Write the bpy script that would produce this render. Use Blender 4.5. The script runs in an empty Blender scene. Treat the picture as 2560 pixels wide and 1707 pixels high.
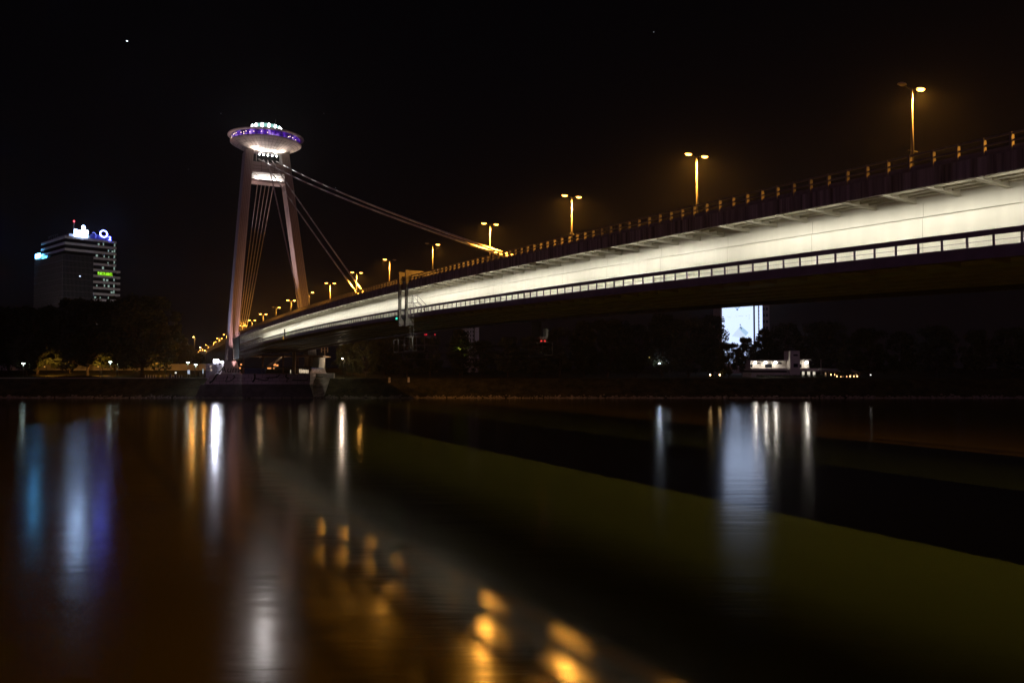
import bpy, bmesh, math, random
from mathutils import Matrix, Vector
random.seed(7)
scene = bpy.context.scene
COL = scene.collection

# ------------------------------------------------------------------ camera, sky, light, exposure
CAM_Z = 9.4
FPX = 1991.0                      # 28 mm lens, in photograph pixels
cd = bpy.data.cameras.new('camera'); cd.lens = 28.0; cd.sensor_width = 36.0; cd.sensor_fit = 'HORIZONTAL'
cd.clip_start = 0.5; cd.clip_end = 12000
cam = bpy.data.objects.new('camera', cd); COL.objects.link(cam)
cam.location = (0, 0, CAM_Z); cam.rotation_euler = (math.radians(90 + 1.884), 0, 0)
scene.camera = cam

w = bpy.data.worlds.new('World'); scene.world = w; w.use_nodes = True
nt = w.node_tree; nt.nodes.clear()
out = nt.nodes.new('ShaderNodeOutputWorld'); bg = nt.nodes.new('ShaderNodeBackground')
tc = nt.nodes.new('ShaderNodeTexCoord'); sep = nt.nodes.new('ShaderNodeSeparateXYZ')
rmp = nt.nodes.new('ShaderNodeValToRGB')
nt.links.new(tc.outputs['Generated'], sep.inputs[0]); nt.links.new(sep.outputs['Z'], rmp.inputs[0])
e = rmp.color_ramp.elements
e[0].position = 0.0; e[0].color = (0.0021, 0.0014, 0.0021, 1)
e[1].position = 0.55; e[1].color = (0.0007, 0.0006, 0.0009, 1)
m_ = e.new(0.16); m_.color = (0.0013, 0.0010, 0.0016, 1)
nt.links.new(rmp.outputs[0], bg.inputs[0]); bg.inputs[1].default_value = 1.0
nt.links.new(bg.outputs[0], out.inputs[0])

sd = bpy.data.lights.new('violet_fill', 'SUN'); sd.energy = 0.10; sd.angle = math.radians(40); sd.color = (0.85, 0.50, 1.0)  # weak violet fill added to lift the fascia, tower and trees
so = bpy.data.objects.new('violet_fill', sd); COL.objects.link(so)
so.rotation_euler = (math.radians(58), 0, math.radians(-28))

scene.view_settings.view_transform = 'Standard'; scene.view_settings.look = 'None'
scene.view_settings.exposure = 0.0; scene.view_settings.gamma = 1.0; scene.view_settings.use_curve_mapping = False
try:
    scene.cycles.use_denoising = True; scene.cycles.denoiser = 'OPENIMAGEDENOISE'
except Exception: pass
scene.cycles.use_light_tree = True; scene.cycles.use_adaptive_sampling = False
scene.cycles.max_bounces = 5; scene.cycles.diffuse_bounces = 3; scene.cycles.glossy_bounces = 3
scene.cycles.sample_clamp_indirect = 3.0; scene.cycles.light_sampling_threshold = 0.0
scene.cycles.caustics_reflective = False; scene.cycles.caustics_refractive = False

# ------------------------------------------------------------------ helpers
WM = {}                                  # world matrices of things and parts
def setp(o, label=None, cat=None, group=None, kind=None):
    if label: o['label'] = label
    if cat: o['category'] = cat
    if group: o['group'] = group
    if kind: o['kind'] = kind
    return o
def thing(name, label, cat, loc=(0, 0, 0), rz=0.0, group=None):
    o = bpy.data.objects.new(name, None); COL.objects.link(o)
    o.location = loc; o.rotation_euler = (0, 0, rz); o.empty_display_size = 0.5
    WM[o.name] = Matrix.Translation(loc) @ Matrix.Rotation(rz, 4, 'Z')
    return setp(o, label, cat, group)
def wm(o): return WM.get(o.name, Matrix.Identity(4))

class MB:
    def __init__(self, tf=None): self.v = []; self.f = []; self.tf = tf or (lambda x, y, z: (x, y, z)); self.sm = set()
    def pt(self, p): self.v.append(self.tf(*p)); return len(self.v) - 1
    def quad(self, a, b, c, d):
        i = [self.pt(p) for p in (a, b, c, d)]; self.f.append(i)
    def poly(self, pts): self.f.append([self.pt(p) for p in pts])
    def box(self, x0, x1, y0, y1, z0, z1):
        i = [self.pt(p) for p in ((x0,y0,z0),(x1,y0,z0),(x1,y1,z0),(x0,y1,z0),(x0,y0,z1),(x1,y0,z1),(x1,y1,z1),(x0,y1,z1))]
        for q in ((0,3,2,1),(4,5,6,7),(0,1,5,4),(1,2,6,5),(2,3,7,6),(3,0,4,7)): self.f.append([i[k] for k in q])
    def hexa(self, p):                    # eight corners, bottom ring then top ring
        i = [self.pt(q) for q in p]
        for q in ((0,3,2,1),(4,5,6,7),(0,1,5,4),(1,2,6,5),(2,3,7,6),(3,0,4,7)): self.f.append([i[k] for k in q])
    def tube(self, a, b, r0, r1=None, n=6, cap=True):
        a = Vector(a); b = Vector(b); r1 = r0 if r1 is None else r1
        d = (b - a)
        if d.length < 1e-6: return
        d.normalize(); u = d.cross(Vector((0, 0, 1)))
        if u.length < 1e-3: u = Vector((1, 0, 0))
        u.normalize(); v = d.cross(u)
        A = []; B = []
        for k in range(n):
            t = 2 * math.pi * k / n; q = u * math.cos(t) + v * math.sin(t)
            A.append(self.pt(a + q * r0)); B.append(self.pt(b + q * r1))
        for k in range(n):
            self.f.append([A[k], A[(k+1) % n], B[(k+1) % n], B[k]]); self.sm.add(len(self.f) - 1)
        if cap: self.f.append(A[::-1]); self.f.append(B)
    def path(self, pts, r, n=5):
        for a, b in zip(pts[:-1], pts[1:]): self.tube(a, b, r, r, n)
    def lathe(self, prof, c=(0, 0, 0), n=48, smooth=True, a0=0.0, a1=2 * math.pi, sx=1.0, sy=1.0):
        full = abs(a1 - a0 - 2 * math.pi) < 1e-6; m = n if full else n + 1
        rings = []
        for (r, z) in prof:
            rings.append([self.pt((c[0] + sx * r * math.cos(a0 + (a1-a0) * k / n), c[1] + sy * r * math.sin(a0 + (a1-a0) * k / n), c[2] + z)) for k in range(m)])
        for R0, R1 in zip(rings[:-1], rings[1:]):
            for k in range(n):
                self.f.append([R0[k], R0[(k+1) % m], R1[(k+1) % m], R1[k]])
                if smooth: self.sm.add(len(self.f) - 1)
    def sweep(self, section, ss, zf):     # closed cross-section [(r, dz)] carried along the bridge; caps at both ends
        rings = [[self.pt((r, s, zf(s) + dz)) for r, dz in section] for s in ss]
        n = len(section)
        for R0, R1 in zip(rings[:-1], rings[1:]):
            for k in range(n): self.f.append([R0[k], R0[(k+1) % n], R1[(k+1) % n], R1[k]])
        self.f.append(rings[0][::-1]); self.f.append(rings[-1])
    def mesh(self, name, mat, inv=None):
        me = bpy.data.meshes.new(name)
        vs = [inv @ Vector(p) for p in self.v] if inv is not None else self.v
        me.from_pydata([tuple(p) for p in vs], [], self.f); me.validate()
        bm = bmesh.new(); bm.from_mesh(me); bmesh.ops.recalc_face_normals(bm, faces=bm.faces); bm.to_mesh(me); bm.free()
        if self.sm:
            for i, p in enumerate(me.polygons): p.use_smooth = i in self.sm
        me.materials.append(mat); return me
    def build(self, name, mat, parent=None, **kw):
        inv = wm(parent).inverted() if parent is not None else None
        o = bpy.data.objects.new(name, self.mesh(name, mat, inv)); COL.objects.link(o)
        if parent is not None: o.parent = parent; WM[o.name] = wm(parent)
        return setp(o, **kw)
def inst(name, me, parent, loc, rz=0.0, **kw):          # a shared mesh placed in its parent's own frame
    o = bpy.data.objects.new(name, me); COL.objects.link(o); o.location = loc; o.rotation_euler = (0, 0, rz)
    if parent is not None: o.parent = parent
    return setp(o, **kw)
def copy_tree(o, parent=None):
    c = o.copy(); COL.objects.link(c); c.parent = parent
    for ch in list(o.children): copy_tree(ch, c)
    return c
def lamp(name, kind, loc, energy, color, parent=None, size=0.2, aim=None, spot=60, blend=0.5, size_y=None):
    ld = bpy.data.lights.new(name, kind); ld.energy = energy; ld.color = color
    if kind == 'AREA':
        ld.shape = 'RECTANGLE' if size_y else 'SQUARE'; ld.size = size
        if size_y: ld.size_y = size_y
    else: ld.shadow_soft_size = size
    if kind == 'SPOT': ld.spot_size = math.radians(spot); ld.spot_blend = blend
    o = bpy.data.objects.new(name, ld); COL.objects.link(o)
    M = Matrix.Translation(loc)
    if aim is not None: M = M @ (Vector(aim) - Vector(loc)).to_track_quat('-Z', 'Y').to_matrix().to_4x4()
    if parent is not None:
        o.parent = parent; M = wm(parent).inverted() @ M
    o.matrix_local = M
    return o

# materials
def nodes(name):
    m = bpy.data.materials.new(name); m.use_nodes = True; t = m.node_tree
    return m, t, t.nodes['Principled BSDF']
def mat(name, col, rough=0.6, metal=0.0, var=0.0, scale=1.0, bump=0.0, bscale=None, stretch=(1, 1, 1), col2=None, spec=0.4):
    m, t, b = nodes(name)
    b.inputs['Roughness'].default_value = rough; b.inputs['Metallic'].default_value = metal
    b.inputs['Specular IOR Level'].default_value = spec
    c = (*col, 1)
    if var > 0 or col2:
        g = t.nodes.new('ShaderNodeNewGeometry'); mp = t.nodes.new('ShaderNodeMapping'); mp.inputs['Scale'].default_value = stretch
        t.links.new(g.outputs['Position'], mp.inputs[0])
        n = t.nodes.new('ShaderNodeTexNoise'); n.inputs['Scale'].default_value = scale; n.inputs['Detail'].default_value = 5
        t.links.new(mp.outputs[0], n.inputs['Vector'])
        r = t.nodes.new('ShaderNodeValToRGB'); r.color_ramp.elements[0].position = 0.32; r.color_ramp.elements[1].position = 0.68
        r.color_ramp.elements[0].color = (*(col2 or [x * (1 - var) for x in col]), 1)
        r.color_ramp.elements[1].color = (*[min(1, x * (1 + (0 if col2 else var * 0.6))) for x in col], 1)
        t.links.new(n.outputs[0], r.inputs[0]); t.links.new(r.outputs[0], b.inputs['Base Color'])
    else: b.inputs['Base Color'].default_value = c
    if bump > 0:
        g2 = t.nodes.new('ShaderNodeNewGeometry'); n2 = t.nodes.new('ShaderNodeTexNoise'); n2.inputs['Scale'].default_value = bscale or scale * 4
        n2.inputs['Detail'].default_value = 4
        t.links.new(g2.outputs['Position'], n2.inputs['Vector'])
        bp = t.nodes.new('ShaderNodeBump'); bp.inputs['Strength'].default_value = bump; bp.inputs['Distance'].default_value = 0.2
        t.links.new(n2.outputs[0], bp.inputs['Height']); t.links.new(bp.outputs[0], b.inputs['Normal'])
    return m
def emit(name, col, strength, light=False):
    m, t, b = nodes(name)
    m.cycles.emission_sampling = 'AUTO' if light else 'NONE'
    b.inputs['Base Color'].default_value = (0.02, 0.02, 0.02, 1)
    b.inputs['Emission Color'].default_value = (*col, 1); b.inputs['Emission Strength'].default_value = strength
    return m

ORANGE = (1.0, 0.42, 0.07)
M = {}
M['white_paint'] = mat('white_bridge_paint', (0.76, 0.74, 0.67), 0.45, var=0.06, scale=0.9, stretch=(1.2, 1.2, 0.12))
M['soffit'] = mat('soffit_paint', (0.60, 0.57, 0.46), 0.6, var=0.2, scale=0.7)
M['bracket'] = mat('bracket_paint', (0.82, 0.79, 0.68), 0.5, var=0.08, scale=0.7)
M['fascia'] = mat('weathered_fascia', (0.23, 0.20, 0.22), 0.8, var=0.75, scale=2.2, stretch=(1.6, 1.6, 0.06))
M['dark_paint'] = mat('dark_violet_paint', (0.16, 0.12, 0.20), 0.5, var=0.2, scale=1.0)
M['rail'] = mat('galvanised_rail', (0.165, 0.15, 0.17), 0.5, metal=0.0, var=0.2, scale=3)
M['asphalt'] = mat('asphalt', (0.05, 0.05, 0.05), 0.9, var=0.2, scale=1)
M['floor'] = mat('walkway_floor', (0.30, 0.27, 0.22), 0.8, var=0.2, scale=1)
M['duct'] = mat('grey_duct', (0.34, 0.31, 0.24), 0.7, var=0.25, scale=1.2)
M['fixture'] = mat('fixture_housing', (0.5, 0.5, 0.48), 0.5)
M['concrete'] = mat('pylon_concrete', (0.42, 0.36, 0.34), 0.75, var=0.16, scale=0.35, stretch=(1, 1, 0.25), bump=0.05, bscale=3)
M['groove'] = mat('dark_groove', (0.05, 0.045, 0.045), 0.9)
M['white_panel'] = mat('white_panel', (0.80, 0.76, 0.72), 0.5, var=0.08, scale=0.8)
M['saucer'] = mat('saucer_cladding', (0.55, 0.45, 0.38), 0.45, var=0.2, scale=0.5)
M['black'] = mat('black_void', (0.015, 0.015, 0.015), 0.9)
M['cable'] = mat('cable_sheath', (0.50, 0.44, 0.42), 0.5, var=0.2, scale=0.8)
M['steel'] = mat('grey_steel', (0.42, 0.40, 0.36), 0.5, var=0.15, scale=2)
M['dark_steel'] = mat('dark_gantry_steel', (0.13, 0.12, 0.11), 0.55, var=0.2, scale=2)
M['pole'] = mat('lamp_pole_steel', (0.085, 0.08, 0.078), 0.45, var=0.15, scale=2)
M['head'] = mat('lamp_housing', (0.38, 0.34, 0.33), 0.5)
M['lens_off'] = mat('unlit_lens', (0.45, 0.40, 0.36), 0.2)
M['lens_on'] = emit('lit_sodium_lens', (1.0, 0.40, 0.06), 15); 
SODIUM = (1.0, 0.40, 0.045)
M['white_lens'] = emit('lit_white_lens', (0.80, 1.0, 0.86), 14)
M['bark'] = mat('bark', (0.09, 0.065, 0.045), 0.95, var=0.4, scale=3, bump=0.4)
M['leaf'] = mat('dark_foliage', (0.050, 0.062, 0.018), 0.7, col2=(0.028, 0.036, 0.012), scale=0.7)
M['leaf2'] = mat('olive_foliage', (0.075, 0.075, 0.022), 0.7, col2=(0.035, 0.040, 0.012), scale=0.7)
M['bush'] = mat('green_bush', (0.07, 0.11, 0.025), 0.7, col2=(0.03, 0.05, 0.012), scale=1.5)
M['rock'] = mat('shore_rock', (0.24, 0.21, 0.17), 0.9, var=0.35, scale=1.5)
M['wall'] = mat('flood_wall_concrete', (0.40, 0.35, 0.31), 0.85, var=0.2, scale=0.4)
M['path'] = mat('pale_path', (0.38, 0.36, 0.30), 0.9, var=0.15, scale=0.8)
M['stucco'] = mat('white_stucco', (0.58, 0.54, 0.49), 0.8, var=0.08, scale=0.6)
M['glass'] = mat('dark_glass', (0.015, 0.016, 0.02), 0.12)
M['band'] = mat('grey_cladding', (0.62, 0.58, 0.58), 0.6, var=0.08, scale=0.4)
M['wood'] = mat('brown_cladding', (0.30, 0.17, 0.09), 0.7, var=0.3, scale=1.2, stretch=(3, 3, 0.3))

# ------------------------------------------------------------------ bridge frame of reference
AB = math.radians(27.376); SA, CA = math.sin(AB), math.cos(AB)
def B(r, s, z): return (r * CA - s * SA, r * SA + s * CA, z)
def R(s):                                # height of the top railing along the bridge
    if s <= 285: return 20.30 + 0.0366 * s - 1.25e-4 * s * s
    return R(285) - 0.042 * (s - 285)
def at(px, depth): return (px - 1280.0) / FPX * depth
def zat(py, depth): return CAM_Z + (919.0 - py) * depth / FPX
RN, RF, RC = 40.0, 62.0, 51.0            # near edge, far edge, centre line
S0, S1, S2 = -34.0, 284.0, 500.0
def frange(a, b, st):
    n = max(1, int(round((b - a) / st))); return [a + (b - a) * k / n for k in range(n + 1)]

# ------------------------------------------------------------------ water, banks
def water_material():
    m = bpy.data.materials.new('night_river'); m.use_nodes = True; t = m.node_tree; t.nodes.clear()
    N = t.nodes.new; L = t.links.new
    out = N('ShaderNodeOutputMaterial'); mix = N('ShaderNodeMixShader'); fr = N('ShaderNodeFresnel'); fr.inputs['IOR'].default_value = 1.33
    df = N('ShaderNodeBsdfDiffuse'); df.inputs['Color'].default_value = WATER_COLOR
    gl = N('ShaderNodeBsdfGlossy'); gl.distribution = 'BECKMANN'; gl.inputs['Color'].default_value = (1, 1, 1, 1)
    g = N('ShaderNodeNewGeometry')
    mp = N('ShaderNodeMapping'); mp.inputs['Scale'].default_value = (0.35, 1.6, 1); mp.inputs['Rotation'].default_value = (0, 0, math.radians(4))
    L(g.outputs['Position'], mp.inputs[0])
    n = N('ShaderNodeTexNoise'); n.inputs['Scale'].default_value = 1.3; n.inputs['Detail'].default_value = 2; n.inputs['Roughness'].default_value = 0.5
    L(mp.outputs[0], n.inputs['Vector'])
    n2 = N('ShaderNodeTexNoise'); n2.inputs['Scale'].default_value = 0.32; n2.inputs['Detail'].default_value = 1
    L(mp.outputs[0], n2.inputs['Vector'])
    h1 = N('ShaderNodeMath'); h1.operation = 'MULTIPLY'; h1.inputs[1].default_value = WAVES[0]; L(n.outputs[0], h1.inputs[0])
    h2 = N('ShaderNodeMath'); h2.operation = 'MULTIPLY_ADD'; h2.inputs[1].default_value = WAVES[1]; L(n2.outputs[0], h2.inputs[0]); L(h1.outputs[0], h2.inputs[2])
    bp = N('ShaderNodeBump'); bp.inputs['Strength'].default_value = 1.0; bp.inputs['Distance'].default_value = 1.0
    L(h2.outputs[0], bp.inputs['Height'])
    n3 = N('ShaderNodeTexNoise'); n3.inputs['Scale'].default_value = 0.06; n3.inputs['Detail'].default_value = 3
    mp3 = N('ShaderNodeMapping'); mp3.inputs['Scale'].default_value = (0.4, 1.5, 1)
    L(g.outputs['Position'], mp3.inputs[0]); L(mp3.outputs[0], n3.inputs['Vector'])
    mr = N('ShaderNodeMapRange'); mr.inputs['From Min'].default_value = 0.3; mr.inputs['From Max'].default_value = 0.7
    mr.inputs['To Min'].default_value = WATER_ROUGH[0]; mr.inputs['To Max'].default_value = WATER_ROUGH[1]
    L(n3.outputs[0], mr.inputs[0]); L(mr.outputs[0], gl.inputs['Roughness']); L(bp.outputs[0], gl.inputs['Normal'])
    gw = N('ShaderNodeBsdfGlossy'); gw.distribution = 'BECKMANN'; gw.inputs['Color'].default_value = (1, 1, 1, 1); gw.inputs['Roughness'].default_value = WIDE
    L(bp.outputs[0], gw.inputs['Normal']); two = N('ShaderNodeMixShader'); two.inputs[0].default_value = 0.5; L(gl.outputs[0], two.inputs[1]); L(gw.outputs[0], two.inputs[2])
    L(fr.outputs[0], mix.inputs[0]); L(df.outputs[0], mix.inputs[1]); L(two.outputs[0], mix.inputs[2]); L(mix.outputs[0], out.inputs[0])
    return m
WATER_COLOR = (0.050, 0.042, 0.0024, 1); WATER_ROUGH = (0.128, 0.150); WIDE = 0.215; WAVES = (0.0042, 0.013)
b = MB(); b.quad((-2500, -60, 0), (2500, -60, 0), (2500, 252, 0), (-2500, 252, 0))
b.build('river_water', water_material(), kind='structure')

GROUND = [(244.5, -1.2), (246.2, -0.4), (247.2, 0.15), (249, 1.2), (251.5, 2.9), (253.5, 4.4), (255.5, 5.9), (258, 6.05), (262, 6.1), (275, 7.2), (288, 8.4), (330, 8.8), (700, 9.0), (6000, 9.0)]
def levee(x): return min(1.0, max(0.0, (-48.0 - x) / 22.0))      # the left bank rises to a levee, the right bank is flat
def gz(y, x=-200.0):
    g = GROUND[-1][1]
    for (y0, z0), (y1, z1) in zip(GROUND[:-1], GROUND[1:]):
        if y0 <= y <= y1: g = z0 + (z1 - z0) * (y - y0) / (y1 - y0); break
    return g if y < 262 else 6.1 + (g - 6.1) * levee(x)
def bank_material():
    m, t, b = nodes('bank_grass')
    g = t.nodes.new('ShaderNodeNewGeometry')
    n = t.nodes.new('ShaderNodeTexNoise'); n.inputs['Scale'].default_value = 0.35; n.inputs['Detail'].default_value = 8; n.inputs['Roughness'].default_value = 0.7
    t.links.new(g.outputs['Position'], n.inputs['Vector'])
    r = t.nodes.new('ShaderNodeValToRGB')
    r.color_ramp.elements[0].position = 0.35; r.color_ramp.elements[0].color = (0.010, 0.013, 0.004, 1)
    r.color_ramp.elements[1].position = 0.65; r.color_ramp.elements[1].color = (0.060, 0.050, 0.020, 1)
    t.links.new(n.outputs[0], r.inputs[0]); t.links.new(r.outputs[0], b.inputs['Base Color'])
    b.inputs['Roughness'].default_value = 0.95; b.inputs['Specular IOR Level'].default_value = 0.1
    n2 = t.nodes.new('ShaderNodeTexNoise'); n2.inputs['Scale'].default_value = 2.0; n2.inputs['Detail'].default_value = 6
    t.links.new(g.outputs['Position'], n2.inputs['Vector'])
    bp = t.nodes.new('ShaderNodeBump'); bp.inputs['Strength'].default_value = 0.7; bp.inputs['Distance'].default_value = 0.4
    t.links.new(n2.outputs[0], bp.inputs['Height']); t.links.new(bp.outputs[0], b.inputs['Normal'])
    return m
M['bank'] = bank_material()
b = MB(); xs = [-3000, -1000] + [-230 + 6 * k for k in range(78)] + [1000, 3000]
rng = random.Random(3)
rows = []
for (y, z) in GROUND:
    j = 0.35 if 245 < y < 255 else 0.0
    rows.append([b.pt((x, y + rng.uniform(-j, j) * 1.2, gz(y, x) + rng.uniform(-j, j) * 0.5)) for x in xs])
for r0, r1 in zip(rows[:-1], rows[1:]):
    for k in range(len(xs) - 1): b.f.append([r0[k], r0[k+1], r1[k+1], r1[k]])
b.build('far_bank_ground', M['bank'], kind='structure')
# near embankment the photographer stands on
b = MB(); b.box(-400, 400, -60, 1.2, -2, 7.75); b.build('near_bank_quay', M['wall'], kind='structure')
# promenade path along the left far bank
b = MB(); b.box(-230, -98, 255.8, 258.6, 5.6, 6.14)
b.build('promenade_path', M['path'], kind='structure')
b = MB(); xa, xb = at(779, 250), at(840, 250)  # added pale rock patch; its paleness stands in for light on the slope
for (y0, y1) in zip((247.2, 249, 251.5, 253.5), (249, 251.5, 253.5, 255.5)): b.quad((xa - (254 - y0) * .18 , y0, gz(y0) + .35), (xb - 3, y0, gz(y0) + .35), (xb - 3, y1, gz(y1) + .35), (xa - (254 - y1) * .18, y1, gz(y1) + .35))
b.build('pale_slope_patch', mat('pale_lit_rock', (0.36, 0.33, 0.27), .9, var=.6, scale=.5, bump=.4, bscale=2), kind='structure')
# rocks at the waterline
b = MB(); rng = random.Random(11)
for k in range(2600):
    x = rng.uniform(-190, 190); y = 246.9 + rng.gauss(0, 0.55); s = rng.uniform(0.12, 0.42) * (1.2 if abs(x + 50) < 25 else 1.0)
    z = 0.1 + max(0, (y - 247)) * 0.6
    vv = [(x + s * dx * rng.uniform(.7, 1.2), y + s * dy * rng.uniform(.7, 1.2), z + s * 0.7 * dz * rng.uniform(.7, 1.2)) for dx, dy, dz in ((-1,-1,-.6),(1,-1,-.6),(1,1,-.6),(-1,1,-.6),(-.6,-.6,.8),(.6,-.6,.8),(.6,.6,.8),(-.6,.6,.8))]
    b.hexa(vv)
b.build('shoreline_rocks', M['rock'], kind='stuff', label='loose pale rocks along the far waterline', cat='rocks')

# ------------------------------------------------------------------ bridge
bridge = thing('road_bridge', 'long floodlit white box girder road bridge crossing the river', 'bridge', B(RC, 120, 0), AB)
def BL(r, s, z): return (r - RC, s - 120, z)          # bridge coordinates in the frame of the bridge thing
ss = frange(S0, S2, 6); ssm = frange(S0, S1, 4)
b = MB(B); b.sweep([(RN + .22, -1.55), (RF - .22, -1.55), (RF - .22, -1.0), (RN + .22, -1.0)], ss, R)
deck = b.build('deck', M['soffit'], bridge)
b = MB(B); b.sweep([(RN + .35, -.996), (RF - .35, -.996), (RF - .35, -.92), (RN + .35, -.92)], ss, R); b.build('roadway', M['asphalt'], bridge)
b = MB(B); b.sweep([(RN - .04, -1.92), (RN + .2, -1.92), (RN + .2, -.95), (RN - .04, -.95)], ss, R); b.build('fascia', M['fascia'], bridge, label='dark streaked edge fascia of the upper deck')
b = MB(B); b.sweep([(RF - .2, -1.92), (RF + .04, -1.92), (RF + .04, -.95), (RF - .2, -.95)], ss, R); b.build('fascia', M['fascia'], bridge)
sec = [(44.0, -1.56), (44.0, -2.84), (44.1, -2.84), (44.1, -2.92), (43.9, -2.92), (43.9, -6.02), (58.1, -6.02), (58.1, -2.92), (57.9, -2.92), (57.9, -2.84), (58.0, -2.84), (58.0, -1.56)]
b = MB(B); b.sweep(sec, ssm, R); b.build('box_girder', M['white_paint'], bridge, label='floodlit white steel box girder')
jb = MB()
jb.quad((-.015, -.012, -2.82), (-.015, .012, -2.82), (-.015, .012, -1.99), (-.015, -.012, -1.99)); jb.quad((-.115, -.012, -5.15), (-.115, .012, -5.15), (-.115, .012, -2.94), (-.115, -.012, -2.94))
jme = jb.mesh('plate_joint', M['duct'])
for k in range(30):
    s_ = 22.6 + 8.4 * k
    if s_ < 275: inst('plate_joint', jme, bridge, BL(44.0, s_, R(s_)))
for r in (40.9, 41.7, 42.5, 43.3):
    b = MB(B); b.sweep([(r - .05, -1.72), (r + .05, -1.72), (r + .05, -1.552), (r - .05, -1.552)], ssm, R); b.build('soffit_rib', M['soffit'], bridge)
def repeat_parts(name, mb, material, parent, places, limit=100, root_loc=BL, near=True):
    """near ones as parts with one shared mesh, the rest as one mesh"""
    me = mb.mesh(name, material)
    places = sorted(places, key=lambda q: q[1])
    vis = [p for p in places if p[1] > 12]; hid = [p for p in places if p[1] <= 12]
    first, rest = vis[:limit], vis[limit:] + hid
    for (r, s, z) in first:
        inst(name, me, parent, root_loc(r, s, z))
    if rest:
        mm = MB(B)
        for (r, s, z) in rest:
            k0 = len(mm.v)
            for p in mb.v: mm.pt((p[0] + r, p[1] + s, p[2] + z))
            for f in mb.f: mm.f.append([i + k0 for i in f])
        mm.build(name, material, parent, kind='stuff')
BS = [34.3 - 2.8 * 22 + 2.8 * k for k in range(112)]; BS = [s for s in BS if s < 281]
b = MB()
b.hexa([(RN + .21, -.05, -1.72), (44.0, -.05, -1.95), (44.0, .05, -1.95), (RN + .21, .05, -1.72), (RN + .21, -.05, -1.551), (44.0, -.05, -1.551), (44.0, .05, -1.551), (RN + .21, .05, -1.551)])
b.hexa([(RN + .21, -.14, -1.75), (44.0, -.14, -1.98), (44.0, .14, -1.98), (RN + .21, .14, -1.75), (RN + .21, -.14, -1.722), (44.0, -.14, -1.952), (44.0, .14, -1.952), (RN + .21, .14, -1.722)])
b.v = [(x - 44.0, y, z) for x, y, z in b.v]
repeat_parts('cantilever_bracket', b, M['bracket'], bridge, [(44.0, s, R(s)) for s in BS])
# far brackets, out of sight from here
mm = MB(B)
for s in BS: mm.hexa([(58.0, s - .05, R(s) - 1.95), (RF - .21, s - .05, R(s) - 1.72), (RF - .21, s + .05, R(s) - 1.72), (58.0, s + .05, R(s) - 1.95), (58.0, s - .05, R(s) - 1.551), (RF - .21, s - .05, R(s) - 1.551), (RF - .21, s + .05, R(s) - 1.551), (58.0, s + .05, R(s) - 1.551)])
mm.build('cantilever_bracket', M['soffit'], bridge, kind='stuff')
# walkways under the cantilevers
for sgn, e0, e1 in ((1, RN, 43.9), (-1, RF, 58.1)):
    q = lambda a, bb: (min(a, bb), max(a, bb))
    f0, f1 = q(e0 + sgn * .421, e1)
    b = MB(B); b.sweep([(f0, -5.78), (f1, -5.78), (f1, -5.62), (f0, -5.62)], ssm, R); b.build('walkway_floor', M['floor'], bridge)
    f0, f1 = q(e0 + sgn * .20, e0 + sgn * .42)
    b = MB(B); b.sweep([(f0, -6.16), (f1, -6.16), (f1, -5.52), (f0, -5.52)], ssm, R); b.build('edge_beam', M['dark_paint'], bridge, label='dark violet edge beam of the walkway')
    f0, f1 = q(e1 - sgn * .55, e1)
    b = MB(B); b.sweep([(f0, -5.615), (f1, -5.615), (f1, -5.2), (f0, -5.2)], ssm, R); b.build('cable_duct', M['duct'], bridge)
    f0, f1 = q(e0 + sgn * .20, e0 + sgn * .27)
    b = MB(B); b.sweep([(f0, -4.98), (f1, -4.98), (f1, -4.68), (f0, -4.68)], ssm, R); rl = b.build('walkway_railing', M['dark_paint'], bridge)
    if sgn == 1:
        pb = MB(); pb.box(.20, .28, -.05, .05, -5.519, -4.981)
        repeat_parts('railing_post', pb, M['dark_paint'], rl, [(RN, s, R(s)) for s in [BS[0] + 1.4 * k for k in range(222)] if s < S1 - 1])
        wb = MB(B); wb.sweep([(RN + .23, -5.26), (RN + .25, -5.26), (RN + .25, -5.24), (RN + .23, -5.24)], ssm, R); wb.build('wire', M['dark_paint'], rl)
b = MB()
b.hexa([(RN + .43, -.06, -5.95), (43.9, -.06, -6.1), (43.9, .06, -6.1), (RN + .43, .06, -5.95), (RN + .43, -.06, -5.781), (43.9, -.06, -5.781), (43.9, .06, -5.781), (RN + .43, .06, -5.781)])
b.v = [(x - 44.0, y, z) for x, y, z in b.v]
repeat_parts('walkway_bracket', b, M['soffit'], bridge, [(44.0, s, R(s)) for s in BS])
b = MB(B)
for r in (46.5, 49.5, 52.5, 55.5): b.sweep([(r - .06, -6.2), (r + .06, -6.2), (r + .06, -6.025), (r - .06, -6.025)], ssm, R)
b.build('bottom_rail', M['soffit'], bridge)
# upper railing
b = MB(B)
b.sweep([(RN + .02, -.10), (RN + .10, -.10), (RN + .10, 0), (RN + .02, 0)], frange(S0, S2, 5), R); top = b.build('upper_railing', M['rail'], bridge)
b = MB(B); b.sweep([(RN + .02, -.46), (RN + .08, -.46), (RN + .08, -.37), (RN + .02, -.37)], frange(S0, S2, 5), R); b.build('middle_rail', M['rail'], top)
b = MB(B); b.sweep([(RN + .14, -.93), (RN + .2, -.93), (RN + .22, -.78), (RN + .14, -.62), (RN + .12, -.78)], frange(S0, S2, 5), R); b.build('guard_beam', M['rail'], top)
pb = MB(); pb.box(-.05, .02, -.06, .06, -.95, -.001); pb.box(.021, .24, -.03, .03, -.95, -.101); pb.box(.1, .24, -.09, .03, -.72, -.64)
repeat_parts('railing_post', pb, M['rail'], top, [(RN, s, R(s)) for s in [BS[0] + .3 + 1.4 * k for k in range(380)] if s < S2 - 2])
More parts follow.
